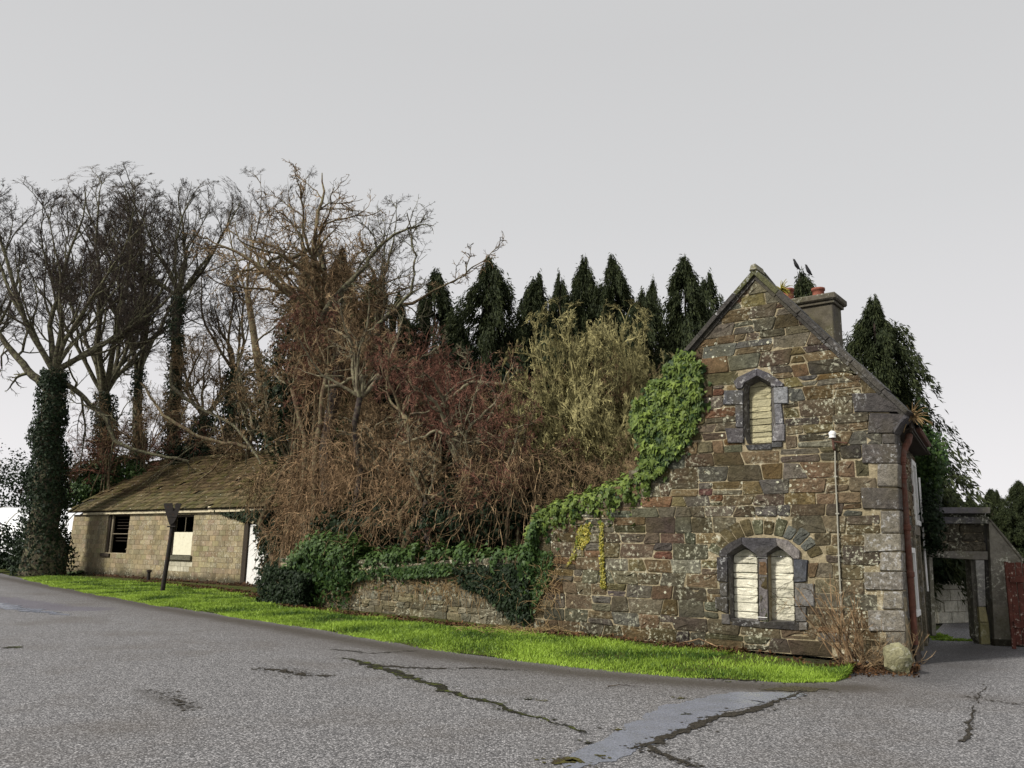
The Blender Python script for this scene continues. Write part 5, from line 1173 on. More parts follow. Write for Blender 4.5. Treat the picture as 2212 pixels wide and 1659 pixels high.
# ---- crooked bare trees inside the thicket, hung with fine twigs
TKB = [bare_crown(81, H=7, spread=42, limbs=7, dens=(7, 7, 6, 3), crook=.26, trunk_r=.20, trop=.0, tw=.015), bare_crown(82, H=7, spread=50, limbs=6, dens=(8, 7, 6, 3), crook=.3, trunk_r=.18, trop=-.03, tw=.015)]
TK = []
for (v0, f0_), (v1, f1_) in TKB:
    hz_ = np.percentile(v1[:, 2], 97); hr_ = np.percentile(np.hypot(v1[:, 0], v1[:, 1]), 94) * 1.05; TK.append(((dome(v0, hz_ * .3, hr_, hz_ * .75), f0_), (dome(v1, hz_ * .3, hr_, hz_ * .75), f1_)))
tkm = {}
for px, Y, ty, wp_, ki, m1, m2, lb in ((790, 25.5, 640, 300, 0, 'bark_pale', 'twig_brown', 'crooked bare tree with lichened limbs right beside the vine-covered column'), (880, 24, 720, 330, 1, 'bark_brown', 'twig_red', 'crooked tree with a dense haze of reddish twigs left of the willow'),
        (1010, 23.5, 760, 330, 0, 'bark_pale', 'twig_red', 'spreading bare tree with pale zigzag limbs above the ivy-topped wall'), (1120, 22, 860, 280, 1, 'bark_brown', 'twig_red', 'small rusty-twigged tree under the left side of the willow'),
        (930, 22.5, 900, 330, 1, 'bark_pale', 'twig_brown', 'low crooked tree sprawling over the top of the boundary wall'), (640, 33, 820, 230, 0, 'bark_pale', 'twig_brown', 'crooked bare tree growing against the right end of the shed'), (720, 28, 640, 300, 1, 'bark_brown', 'twig_red', 'twisted reddish tree tangled into the vine-covered column'), *TKX):
    tb_ = at(px, ty, Y) * [1, 1, 0]; zt_k = at(px, ty, Y)[2];  t = E('thicket_tree', lb, 'tree', tb_, 'crooked bare trees of the thicket'); (V0, F0_), (V1, F1_) = TK[ki]; hz = np.percentile(V1[:, 2], 99.3); hr = np.percentile(np.hypot(V1[:, 0], V1[:, 1]), 95); sr = wp_ / FPX * Y / (2 * hr); s_ = min(sr * 1.25, zt_k * .8 / hz); fz = zt_k - hz * s_; fk = tb_ + [0, 0, fz]
    a_ = tkm.setdefault((ki, m1), mesh('limbs', V0, F0_, MAT[m1], True)); b_ = tkm.setdefault((ki, m2, 't'), mesh('twigs', V1, F1_, MAT[m2]))
    mw = Matrix.Translation(Vector(fk)) @ Matrix.Rotation(rng.uniform(0, 6.28), 4, 'Z') @ Matrix.Diagonal((sr, sr, s_, 1)); link('limbs', a_, t, mw=mw); o = link('twigs', b_, t, mw=mw); o['kind'] = 'stuff'
    f_ = np.linspace(0, 1, 9)[:, None]; Pt = tb_ + (fk - tb_) * f_ + np.sin(f_ * math.pi) * np.cumsum(rng.normal(0, .16, (9, 3)), 0) * [1, 1, 0]; Pt[0, 2] = -.1; V, F = pipe(Pt, np.linspace(.15, .09, 9), 8); O('trunk', V, F, MAT['bark_dark' if px % 20 else 'bark_brown'], t, True)
for dx, q_ in ((-.1, 0), (.9, .4), (1.5, .8)): V, F = pipe([b + [dx * .6, q_, -.1], b + [dx, q_, fz_ * .6], b + [dx, q_, fz_ + .1]], [.16, .13, .11], 8); O('trunk', V, F, MAT['bark_pale'], wl, True)
# ---- conifers
def conifer_mesh(seed, H=12, R=2.3, nb=330, per=46, ln=.40, wd=.16, power=.75, gap=.0):
    global rng; keep = rng; rng = np.random.default_rng(seed)
    t = rng.uniform(.12, 1, nb) ** .85; t[:14] = rng.uniform(.9, 1.0, 14); az = rng.uniform(0, 2 * math.pi, nb); lobes = 1 + .22 * np.sin(az * 3 + t * 14) + rng.normal(0, .14, nb)
    r = R * (1 - np.exp(-(1 - t) * H * .72 / R)) * (1 + .28 * np.sin(az * 2 + t * 11) + rng.normal(0, .34, nb)).clip(.3, 1.75) + .04; zc = t * H * .985
    f = rng.uniform(.15, 1, (nb, per)) ** .6; sag = rng.uniform(.1, .5, nb)
    dirr = np.stack([np.cos(az), np.sin(az), az * 0], 1)
    side = np.stack([-np.sin(az), np.cos(az), az * 0], 1)
    P = dirr[:, None] * (r[:, None] * f)[..., None] + side[:, None] * (rng.normal(0, .13, (nb, per)) * (.4 + r[:, None] * .45 * (1.2 - f)))[..., None]
    P[..., 2] = zc[:, None] + rng.normal(0, .16, (nb, per)) + (f * .45 - f ** 2.5 * (.55 + sag[:, None] * 1.4)) * r[:, None] * .9
    P = P.reshape(-1, 3); out = np.repeat(dirr, per, 0); M = len(P)
    P[:, 2] = np.maximum(P[:, 2], .05)
    d = nrm(out * .7 + np.array([0, 0, -1.0]) * rng.uniform(.1, 1.4, (M, 1)) + rng.normal(0, .35, (M, 3))); s = nrm(np.cross(d, rng.normal(size=(M, 3)) + out * .5)); l_ = ln * rng.uniform(.5, 1.2, (M, 1)) * (1 - .45 * np.clip(P[:, 2:3] / H, 0, 1)); w_ = wd * rng.uniform(.5, 1.2, (M, 1)) * (1 - .45 * np.clip(P[:, 2:3] / H, 0, 1))
    tip = P + d * l_; mid = P + d * l_ * .45
    V = np.stack([P, mid + s * w_ * .5, tip - [0, 0, .04], mid - s * w_ * .5], 1).reshape(-1, 3); i = np.arange(M) * 4; F = np.stack([i, i + 1, i + 2, i + 3], 1)
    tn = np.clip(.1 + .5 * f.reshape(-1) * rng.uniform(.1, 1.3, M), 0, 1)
    # tufts upright at the tip
    rng = keep; return V, F, np.repeat(np.stack([tn] * 3, 1), 4, 0)
CM = [conifer_mesh(41, nb=190, per=180, ln=.34, wd=.085), conifer_mesh(42, R=2.0, nb=170, per=160, ln=.32, wd=.08), conifer_mesh(43, R=2.6, nb=240, per=180, ln=.34, wd=.085), conifer_mesh(44, R=3.0, nb=330, per=200, ln=.34, wd=.09)]
cme = {}
def conifer(px, Y, top_y, width_px, ci, lbl, mat='conifer', group='dark conifers behind the thicket', trunk=True, lead=3):
    b = at(px, top_y, Y) * [1, 1, 0]; h = at(px, top_y, Y)[2]; t = E('conifer_tree', lbl, 'tree', b, group); s = h / 12; sw_ = 1.45 * width_px / FPX * Y / (2 * [2.3, 2.0, 2.6, 3.0][ci])
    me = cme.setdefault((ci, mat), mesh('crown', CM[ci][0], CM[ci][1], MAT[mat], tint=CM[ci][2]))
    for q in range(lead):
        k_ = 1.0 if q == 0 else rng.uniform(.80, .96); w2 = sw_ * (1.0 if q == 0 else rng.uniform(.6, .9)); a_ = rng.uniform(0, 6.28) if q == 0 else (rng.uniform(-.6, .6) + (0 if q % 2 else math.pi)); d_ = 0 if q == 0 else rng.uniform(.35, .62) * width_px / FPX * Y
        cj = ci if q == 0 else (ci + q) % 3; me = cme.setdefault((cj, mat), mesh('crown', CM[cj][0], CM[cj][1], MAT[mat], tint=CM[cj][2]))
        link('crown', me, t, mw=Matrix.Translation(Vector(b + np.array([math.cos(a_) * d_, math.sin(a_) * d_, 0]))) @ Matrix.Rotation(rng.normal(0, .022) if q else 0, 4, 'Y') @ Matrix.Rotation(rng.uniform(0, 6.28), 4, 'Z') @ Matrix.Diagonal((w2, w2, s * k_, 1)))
    V, F = pipe([b, b + [0, 0, h * .5], b + [0, 0, h * .96]], [.18, .11, .02], 7); O('trunk', V, F, MAT['bark_dark'], t); return t
cons = [(942, 35, 582, 150, 0, 'conifer', 'dark conifer third from the left, above the red-brown bush'), (1058, 34, 558, 185, 0, 'conifer', 'dark conifer with a broad ragged top left of the willow'), (1152, 36, 614, 130, 1, 'conifer', 'short conifer tip just left of the willow crown'),
        (1210, 36, 592, 90, 1, 'conifer', 'slim conifer tip, leftmost of the three above the willow'), (1262, 37, 560, 150, 2, 'conifer', 'pointed conifer in the middle of the three above the willow'), (1322, 36, 552, 150, 0, 'conifer', 'conifer with loose drooping side, right of the three above the willow'),
        (1382, 33, 665, 110, 1, 'conifer_brown', 'browned conifer top right of the willow'), (1478, 31, 560, 210, 2, 'conifer', 'large brownish dark conifer left of the gable roof'), (1528, 33, 592, 130, 1, 'conifer', 'smaller conifer leaning in behind the left roof slope'),
        (820, 37, 600, 110, 1, 'conifer_brown', 'narrow brown conifer wrapped in dead vines'), (880, 36, 690, 120, 0, 'conifer', 'low dark conifer between taller ones left of the red bush'), (740, 39, 540, 150, 2, 'conifer_brown', 'dark conifer mass behind the vine-covered trunk')]
for px, Y, ty, wp_, ci, mt, lb in cons: conifer(px, Y, ty, wp_, ci, lb, mt)
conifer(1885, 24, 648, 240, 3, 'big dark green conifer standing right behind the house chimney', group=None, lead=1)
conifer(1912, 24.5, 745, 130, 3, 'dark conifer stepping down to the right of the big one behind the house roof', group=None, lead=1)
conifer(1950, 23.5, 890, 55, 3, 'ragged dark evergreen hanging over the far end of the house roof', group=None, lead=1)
bird_tree = conifer(1732, 27, 588, 150, 1, 'thin dark treetop with two birds showing above the chimney cap', group=None, lead=1)
for px, Y, ty, wp_, lb in ((2045, 46, 1062, 70, 'brownish small conifer above the gateway cornice'), (2095, 50, 1072, 60, 'small dark tree right above the gateway corner'), (2140, 44, 1058, 100, 'dark green tree behind the sloping rendered wall'), (2200, 42, 1040, 110, 'dark green tree at the right edge above the red gate'), (2250, 40, 990, 120, 'tree leaning in from beyond the right edge')):
    conifer(px, Y, ty, wp_, 2, lb, 'conifer', 'distant trees right of the house')
conifer(2175, 30, 1100, 150, 3, 'leafy evergreen bush pressing against the sloping wall', group=None)
# ---- birds on the treetop
bird = E('bird', 'dark crow perched on the left tip of the treetop above the chimney', 'bird', at(1722, 580, 26.8), 'crows on the treetop')
def birdmesh(o, fl):
    k = 10; xs = [(-.19, .015, .02), (-.10, .035, .0), (-.03, .055, .0), (.04, .062, .01), (.10, .05, .045), (.135, .036, .085), (.165, .037, .10), (.19, .022, .10), (.215, .008, .093), (.245, .002, .085)]
    P = np.array([[[x * .55 * fl, 0, z + .08 + x * .75] for x, r_, z in xs]]); R_ = np.array([[r_ for _, r_, _ in xs]]); V, F = tubes(P, R_, 10, True); b = WL[o]; O('body', V + b, F, MAT['feather'], o, True)
    for s_ in (-.02, .02): V, F = pipe([b + [0, s_, .06], b + [0.0, s_, -.05]], .006, 5); O('leg', V, F, MAT['feather'], o)
birdmesh(bird, -1)
b2 = E('bird', 'dark crow perched lower on the right tip of the treetop above the chimney', 'bird', at(1748, 592, 26.8), 'crows on the treetop'); birdmesh(b2, -1)

for x_, y_ in ((1722, 583), (1748, 595)):
    f_ = at(x_, y_, 26.8); r_ = at(1734, 625, 27); V, F = pipe([r_, (r_ + f_) / 2 + [.04, 0, -.05], f_ + [0, 0, -.06]], [.02, .014, .008], 5); O('twig', V, F, MAT['bark_dark'], bird_tree)
# ---- ivy masses
def poly_area_pts(poly, n, f_):
    poly = np.array(poly); lo, hi = poly.min(0), poly.max(0); o = []
    while len(o) < n:
        q = rng.uniform(lo, hi, (n, 2)); o += [p for p in q if inside(poly, p[0], p[1])]
    return np.array(o[:n])
gi_px = [(1490, 765), (1517, 790), (1520, 850), (1512, 905), (1495, 930), (1475, 975), (1440, 1010), (1405, 1035), (1385, 1015), (1392, 965), (1372, 930), (1368, 880), (1400, 850), (1432, 810), (1465, 770)]
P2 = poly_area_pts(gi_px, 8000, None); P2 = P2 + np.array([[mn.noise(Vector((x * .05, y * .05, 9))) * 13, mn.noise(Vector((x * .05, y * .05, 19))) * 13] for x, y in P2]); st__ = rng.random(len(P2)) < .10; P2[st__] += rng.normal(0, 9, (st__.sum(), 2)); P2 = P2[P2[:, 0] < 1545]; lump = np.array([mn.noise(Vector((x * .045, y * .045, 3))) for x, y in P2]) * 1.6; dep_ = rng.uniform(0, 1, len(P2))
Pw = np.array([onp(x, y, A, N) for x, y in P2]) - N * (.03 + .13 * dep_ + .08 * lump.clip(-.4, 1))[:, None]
V, F, tn = ivy_leaves(Pw, np.tile(-N, (len(Pw), 1)), .105, .9, .4, .02 + .42 * dep_ + .34 * lump)  # deeper leaves toned darker, outer ones lighter: shade painted into the tint
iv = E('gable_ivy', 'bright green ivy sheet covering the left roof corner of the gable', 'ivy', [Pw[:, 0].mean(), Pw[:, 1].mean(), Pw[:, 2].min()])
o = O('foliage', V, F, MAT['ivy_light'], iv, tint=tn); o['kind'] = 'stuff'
def ridge_ivy(name, lbl, pts_px, plane, n, rad, size, mat, drop=.3, back_=.2, cat='ivy', sdl=.35, zsq=1.0, gate=0):
    """a lumpy bolster of ivy along a wall top"""
    P0, nn_ = plane; L_ = np.array([onp(x, y, P0, nn_) for x, y in pts_px]) + nn_ * back_; L_ = resample(L_, 200); s = rng.uniform(0, 199, n); i = s.astype(int)
    if gate: kp = np.array([mn.noise(Vector((x * .12, 1.3, 0))) for x in s]) * 1.3 + .5 > rng.uniform(0, gate * 2.2, n); s = s[kp]; i = i[kp]; n = len(s)
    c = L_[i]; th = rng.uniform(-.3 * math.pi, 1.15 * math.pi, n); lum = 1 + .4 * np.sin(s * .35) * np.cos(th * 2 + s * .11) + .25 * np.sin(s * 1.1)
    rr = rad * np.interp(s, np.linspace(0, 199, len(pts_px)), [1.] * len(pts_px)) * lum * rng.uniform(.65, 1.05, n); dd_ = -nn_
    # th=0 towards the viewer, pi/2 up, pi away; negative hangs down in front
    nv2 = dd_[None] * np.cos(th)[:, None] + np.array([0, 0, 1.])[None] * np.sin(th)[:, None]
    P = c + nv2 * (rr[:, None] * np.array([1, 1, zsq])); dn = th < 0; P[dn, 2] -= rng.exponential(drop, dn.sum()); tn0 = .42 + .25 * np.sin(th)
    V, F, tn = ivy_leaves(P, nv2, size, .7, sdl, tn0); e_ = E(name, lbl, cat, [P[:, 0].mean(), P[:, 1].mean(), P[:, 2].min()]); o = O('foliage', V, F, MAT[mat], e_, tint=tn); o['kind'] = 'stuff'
    # woody stems inside
    st_ = L_[::6][None] + rng.normal(0, .05, (1, len(L_[::6]), 3)); V, F = tubes(st_, np.full(st_.shape[:2], .03), 5); O('stem', V, F, MAT['bark_brown'], e_); return e_
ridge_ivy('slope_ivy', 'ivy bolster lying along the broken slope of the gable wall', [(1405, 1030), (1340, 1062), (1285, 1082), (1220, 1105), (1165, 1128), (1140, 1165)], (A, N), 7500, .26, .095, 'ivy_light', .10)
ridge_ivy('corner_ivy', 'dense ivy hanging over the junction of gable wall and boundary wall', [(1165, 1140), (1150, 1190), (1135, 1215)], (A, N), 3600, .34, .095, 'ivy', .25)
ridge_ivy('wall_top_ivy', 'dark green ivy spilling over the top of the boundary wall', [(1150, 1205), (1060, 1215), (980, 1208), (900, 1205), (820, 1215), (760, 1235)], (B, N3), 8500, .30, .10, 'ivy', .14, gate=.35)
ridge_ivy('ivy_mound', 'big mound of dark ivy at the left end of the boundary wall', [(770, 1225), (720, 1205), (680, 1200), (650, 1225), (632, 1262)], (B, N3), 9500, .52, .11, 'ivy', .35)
# ivy creeping down the face of the low wall
def face_ivy(name, lbl, poly_px, plane, n, size, mat, thick=.10, par=None, cat='ivy', tone=None):
    P2 = poly_area_pts(poly_px, n, None); P0, nn_ = plane; keep_ = np.array([mn.noise(Vector((x * .02, y * .03, 1.7))) + .25 > rng.uniform(-.35, .25) for x, y in P2]); P2 = P2[keep_]
    Pw = np.array([onp(x, y, P0, nn_) for x, y in P2]) - nn_ * (.03 + thick * rng.uniform(0, 1, len(P2)))[:, None]; V, F, tn = ivy_leaves(Pw, np.tile(-nn_, (len(Pw), 1)), size, 1., .45, tone); Pw[:, 2] = np.maximum(Pw[:, 2], 0)
    e_ = E(name, lbl, cat, [Pw[:, 0].mean(), Pw[:, 1].mean(), Pw[:, 2].min()]); o = O('foliage', V, F, MAT[mat], e_, tint=tn); o['kind'] = 'stuff'; return e_
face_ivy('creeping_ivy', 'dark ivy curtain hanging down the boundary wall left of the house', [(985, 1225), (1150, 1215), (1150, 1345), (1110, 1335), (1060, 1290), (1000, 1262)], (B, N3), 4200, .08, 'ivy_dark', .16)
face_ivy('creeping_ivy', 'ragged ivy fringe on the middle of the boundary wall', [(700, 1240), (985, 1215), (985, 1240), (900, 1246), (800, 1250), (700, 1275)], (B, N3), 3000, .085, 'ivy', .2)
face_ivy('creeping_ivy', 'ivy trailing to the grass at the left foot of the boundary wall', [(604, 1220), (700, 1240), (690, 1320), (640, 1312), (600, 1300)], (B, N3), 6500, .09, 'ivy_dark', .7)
face_ivy('creeping_ivy', 'sparse ivy and dead stems on the left end of the gable wall', [(1150, 1190), (1200, 1190), (1195, 1250), (1165, 1300), (1150, 1310)], (A, N), 900, .07, 'ivy', .06)
face_ivy('yellow_ivy', 'thin strand of yellowing ivy running down the left of the gable wall', [(1296, 1128), (1305, 1128), (1306, 1180), (1310, 1270), (1300, 1270), (1298, 1200)], (A, N), 380, .05, 'ivy_yellow', .03)
face_ivy('yellow_ivy', 'yellow-green ivy sprays below the ivy slope on the gable wall', [(1255, 1135), (1280, 1128), (1275, 1165), (1250, 1200), (1225, 1225), (1240, 1190)], (A, N), 420, .055, 'ivy_yellow', .03)
# ivy on the shed: door jamb, roof end
face_ivy('shed_ivy', 'ivy hanging over the shed door and right corner', [(550, 1104), (640, 1100), (660, 1290), (596, 1297), (586, 1262), (588, 1190), (578, 1130)], (SA, NS), 7500, .14, 'ivy_dark', .8)
face_ivy('shed_ivy', 'thin ivy fringe along the right part of the shed fascia', [(470, 1103), (545, 1105), (540, 1128), (500, 1116)], (SA, NS), 420, .12, 'ivy_dark', .12)
def blob_ivy(name, lbl, c, rad, n, size, mat, cat='ivy', tone=None):
    c = np.array(c); rad = np.array(rad); d = nrm(rng.normal(size=(n, 3))); lum = np.array([1 + .8 * mn.noise(Vector(q * 2.3 + c)) for q in d]); P = c + d * rad * (lum * rng.uniform(.65, 1.05, n))[:, None]; P[:, 2] = np.maximum(P[:, 2], .02)
    V, F, tn = leaves(P, d, size, .6, .5, tone=tone if tone is None else tone); e_ = E(name, lbl, cat, [c[0], c[1], max(0, c[2] - rad[2])]); o = O('foliage', V, F, MAT[mat], e_, tint=tn); o['kind'] = 'stuff'; return e_
c_ = at(255, 1025, 47.6); blob_ivy('roof_ivy', 'green ivy heap climbing over the left end of the shed roof', c_, (2.6, 1.2, 1.0), 7000, .17, 'ivy')
c_ = at(185, 1062, 46.5); blob_ivy('roof_ivy', 'ivy clump at the left eave of the shed roof', c_, (1.1, .8, .6), 2200, .15, 'ivy')
c_ = at(430, 985, 46); blob_ivy('roof_ivy', 'ivy patch just behind the middle of the shed ridge', c_, (2.0, .8, .9), 3500, .17, 'ivy_dark')
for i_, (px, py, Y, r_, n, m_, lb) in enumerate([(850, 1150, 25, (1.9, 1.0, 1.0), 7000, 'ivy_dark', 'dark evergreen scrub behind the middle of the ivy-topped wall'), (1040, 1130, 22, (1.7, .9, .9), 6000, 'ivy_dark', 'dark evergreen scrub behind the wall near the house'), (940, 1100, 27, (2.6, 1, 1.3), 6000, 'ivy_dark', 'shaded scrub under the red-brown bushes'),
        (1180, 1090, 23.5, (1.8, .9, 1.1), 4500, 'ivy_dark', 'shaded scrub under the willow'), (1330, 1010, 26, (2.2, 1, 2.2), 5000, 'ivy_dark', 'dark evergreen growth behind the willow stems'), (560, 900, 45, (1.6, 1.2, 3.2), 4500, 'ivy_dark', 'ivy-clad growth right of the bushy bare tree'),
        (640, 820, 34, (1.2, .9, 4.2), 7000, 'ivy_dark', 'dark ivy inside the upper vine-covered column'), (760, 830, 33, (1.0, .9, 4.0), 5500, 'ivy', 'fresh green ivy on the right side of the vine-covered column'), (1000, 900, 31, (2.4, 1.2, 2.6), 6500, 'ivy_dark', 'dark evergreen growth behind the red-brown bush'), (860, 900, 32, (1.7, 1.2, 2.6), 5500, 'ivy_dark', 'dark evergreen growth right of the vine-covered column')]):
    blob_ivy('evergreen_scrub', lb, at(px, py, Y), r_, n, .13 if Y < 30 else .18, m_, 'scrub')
blob_ivy('overhanging_ivy', 'dark ivy bush overhanging the pale wall seen through the gateway', at(2045, 1222, 22.3), (.85, .4, .36), 4500, .10, 'ivy_dark', 'bush')
blob_ivy('gateway_ivy', 'ivy hanging between the house end and the gateway cornice', at(2012, 1130, 17.2), (.22, .3, .75), 1800, .07, 'ivy_dark')
blob_ivy('eave_ivy', 'ivy tumbling over the far end of the house roof above the passage', at(1998, 1000, 18.6), (.30, .6, 1.0), 3500, .09, 'ivy')
# fern-like tuft at the eave, plants on the chimney
def tuft(name, lbl, c, n, ln, mat, cat='plant', up=.8, w_=.018):
    D = nrm(rng.normal(size=(n, 3)) * [1, 1, .4] + [0, 0, up]); a = grow(np.tile(np.array(c, float), (n, 1)), D, ln * rng.uniform(.5, 1.1, n), np.full(n, w_), 5, .1, -.22, .3); V, F = tubes(a[0], a[1], 3)
    o = O(name, V, F[0], MAT[mat], None, tint=np.full((len(V), 3), .6)); tag(o, lbl, cat); return o
tuft('eave_fern', 'tan dead fern tuft growing at the right eave of the house', at(1968, 905, 14.0), 70, .35, 'straw')
tuft('chimney_weed', 'yellow-green weed growing on the roof just left of the chimney pots', at(1688, 628, 16.8), 60, .28, 'ivy_yellow')
# hedge and bank on the far left, polytunnel beyond
pb = [gx(x, y_) for x, y_ in ((-260, 45), (-60, 46), (60, 46), (140, 47.2))]
bank_c = G(50, 1224)
nx_, ny_ = 60, 22; xs = np.linspace(-44, -22.6, nx_); V = []
ln0 = G(0, 1223); lnT = nrm(U0_[0] - U0_[1]); lnN = np.array([-lnT[1], lnT[0], 0]); lnN = lnN if lnN[1] > 0 else -lnN
st0 = G(150, 1243)
for j in range(ny_):
    for i_ in range(nx_):
        s_ = i_ / (nx_ - 1) * 24; v = j / (ny_ - 1) * 7
        p = st0 + lnT * s_ + lnN * v; h_ = 1.05 * (1 - math.exp(-(v / 1.8) ** 1.6)) * (.7 + .3 * math.cos(s_ * .5)) + .12 * mn.noise(Vector(p * .6)); V.append(p + [0, 0, max(h_, -.02) - .0])
V = np.array(V); i_ = np.arange(ny_ - 1)[:, None] * nx_ + np.arange(nx_ - 1)[None]; Fq = np.stack([i_, i_ + 1, i_ + 1 + nx_, i_ + nx_], -1).reshape(-1, 4)
bko = O('earth_bank', V, Fq, ground_mat(), smooth=True, loc=st0); bko['kind'] = 'structure'
idx = rng.integers(0, len(Fq), 14000); w4 = rng.dirichlet(np.ones(4), 14000); Pb = (V[Fq[idx]] * w4[..., None]).sum(1) + [0, 0, .04]
Vv, Ff, tn = leaves(Pb, np.tile(np.array([-.3, -.6, .8]), (14000, 1)), .14, .5, .5); o = O('bank_growth', Vv, Ff, MAT['ivy'], None, tint=tn); tag(o, 'low green ivy and grass carpeting the bank left of the shed', 'ground cover', None, 'stuff')
hd = [(-30, 1150, 50, (5.2, 1.2, 1.8), 9000, 'brownish overgrown hedge at the far left edge'), (100, 1175, 47.5, (1.7, .8, 1.0), 4000, 'dark hedge at the foot of the ivy-black trunk'), (140, 1050, 62, (4, 1.5, 2.0), 5000, 'dark bushes beyond the polytunnel beside the shed'), (20, 1070, 66, (5, 1.5, 3.6), 6000, 'brown-green bushes beyond the polytunnel at the left edge')]
for px, py, Y, r_, n, lb in hd: 
    c_ = at(px, py, Y); c_[2] = r_[2] * .45; 
    if Y > 60: c_[2] = at(px, py, Y)[2] - r_[2] * .1
    blob_ivy('hedge', lb, c_, r_, n, .2, 'ivy_dark', 'hedge')
pa = gx(-200, 56); pb_ = gx(170, 54); axd = nrm(pb_ - pa); side = np.array([-axd[1], axd[0], 0]); ht = at(60, 1092, 55)[2]; Lp = np.linalg.norm(pb_ - pa)
th = np.linspace(0, math.pi, 15); nL = 30; V = []
for i_ in range(nL): V.append(pa + axd * (Lp * i_ / (nL - 1)) + side[None] * (3.2 - 3.2 * np.cos(th))[:, None] + np.array([[0, 0, 1.]]) * (np.sin(th) ** .6 * (ht + .03 * math.sin(i_ * 2.1)))[:, None])
V = np.array(V).reshape(-1, 3); i_ = np.arange(nL - 1)[:, None] * 15 + np.arange(14)[None]; Fq = np.stack([i_, i_ + 1, i_ + 16, i_ + 15], -1).reshape(-1, 4)
pt = E('polytunnel', 'long white polythene tunnel beyond the trees at the left edge', 'polytunnel', (pa + pb_) / 2); O('cover', V, Fq, MAT['poly'], pt, True)
for q in range(0, nL, 5): V2, F2 = tubes(V[q * 15:(q + 1) * 15][None], np.full((1, 15), .04), 5); O('hoop', V2, F2, MAT['pipe_grey'], pt)

# ---- hanging dead vines
def vines(name, lbl, n, top_fn, Lr, wob, rad, mat, cat='vine', trop=-.25, seg=12):
    S, D = top_fn(n); a = grow(S, D, rng.uniform(*Lr, n), np.full(n, rad) * rng.uniform(.5, 1.5, n), seg, wob, trop, .5); k = kids(*a, 4, .1, 50, 20, .5, rng.uniform(*Lr, n), .6, rad * .5); b = grow(*k, 6, wob * 1.3, trop * .3, .5)
    b[0][..., 2] = np.maximum(b[0][..., 2], .1); a[0][..., 2] = np.maximum(a[0][..., 2], .1); V, F = merge([(v, f[0]) for v, f in (tubes(a[0], a[1], 3), tubes(b[0], b[1], 3))])
    e_ = E(name, lbl, cat, [a[0][..., 0].mean(), a[0][..., 1].mean(), a[0][..., 2].min()]); o = O('stems', V, F, MAT[mat], e_); o['kind'] = 'stuff'; return e_
def column_top(cpx, ypx0, ypx1, Y, rx, ry):
    def f_(n):
        z0_, z1_ = at(cpx, ypx1, Y)[2], at(cpx, ypx0, Y)[2]; c = gx(cpx, Y); a = rng.uniform(0, 2 * math.pi, n); r = rng.uniform(.2, 1, n) ** .6; zz_ = rng.uniform(z0_, z1_, n); tap = 1 - .45 * (zz_ - z0_) / (z1_ - z0_)
        S = np.stack([c[0] + rx * r * np.cos(a) * tap, c[1] + ry * r * np.sin(a) * tap, zz_], 1); D = np.stack([np.cos(a) * .35, np.sin(a) * .35, rng.uniform(-.9, .3, n)], 1) + rng.normal(0, .25, (n, 3)); return S, D
    return f_
vines('vine_column', 'towering column of dead brown vines smothering a trunk right of the shed', 330, column_top(695, 560, 1120, 29, 1.3, 1.0), (1.0, 3.0), .30, .010, 'vine', trop=-.14)
vines('vine_column', 'lower curtain of tan vines falling over the right corner of the shed', 280, column_top(668, 960, 1170, 27, 1.35, .9), (.9, 2.2), .26, .010, 'vine', trop=-.17)
vines('hanging_vines', 'tan vine curtain hanging above the ivy mound', 220, column_top(770, 950, 1120, 25.5, 1.4, .8), (1.0, 2.6), .26, .009, 'vine', trop=-.17)
vines('hanging_vines', 'pale arching vines tumbling over the wall ivy left of the willow', 230, column_top(930, 980, 1130, 23, 2.2, .8), (.9, 2.5), .32, .009, 'vine', trop=-.14)
vines('hanging_vines', 'brown vines trailing down between the willow and the wall', 190, column_top(1110, 960, 1130, 21.5, 1.9, .8), (1.0, 2.4), .26, .010, 'twig_brown', trop=-.2)
vines('hanging_vines', 'red-brown vines draped over the right end of the shed roof', 170, column_top(575, 1000, 1070, 33, 1.3, .8), (.6, 1.7), .24, .013, 'twig_brown', trop=-.2)
vines('upper_vines', 'brown vine tangle wrapped round the top of the tall trunk', 420, column_top(690, 500, 800, 30, 1.5, 1.2), (.8, 2.2), .3, .013, 'twig_brown', trop=-.1)
tp = gx(690, 29.3); V, F = pipe([tp, tp + [.25, 0, 2.5], tp + [-.1, 0, 5], tp + [.2, 0, 8], at(690, 520, 29.3)], [.36, .3, .26, .2, .08], 9); vt = E('vine_clad_tree', 'thick trunk inside the column of dead vines', 'tree', tp); O('trunk', V, F, MAT['bark_dark'], vt)
k = bare_crown(77, H=6.5, spread=38, limbs=9, dens=(7, 7, 6, 2), crook=.24, trunk_r=.2, trop=.0); fk = at(690, 700, 29.3)
o = O('limbs', k[0][0] + fk, k[0][1], MAT['bark_brown'], vt, True); o = O('twigs', k[1][0] + fk, k[1][1], MAT['twig_brown'], vt); o['kind'] = 'stuff'

# ---- verge grass, litter, dead leaves
def quad_pts(n, f0=0., f1=1., s0=0, s1=1):
    K_ = len(LE); s = rng.uniform(s0, s1, n) * (K_ - 1.001); i = s.astype(int); fr_ = (s - i)[:, None]; lo = LE[i] * (1 - fr_) + LE[i + 1] * fr_; hi = UE[i] * (1 - fr_) + UE[i + 1] * fr_; f = rng.uniform(f0, f1, n)[:, None]
    return lo * (1 - f) + hi * f + [0, 0, 1] * (.045 * np.sin(np.minimum(1, f * 1.6) * math.pi / 2) + .004), f[:, 0]
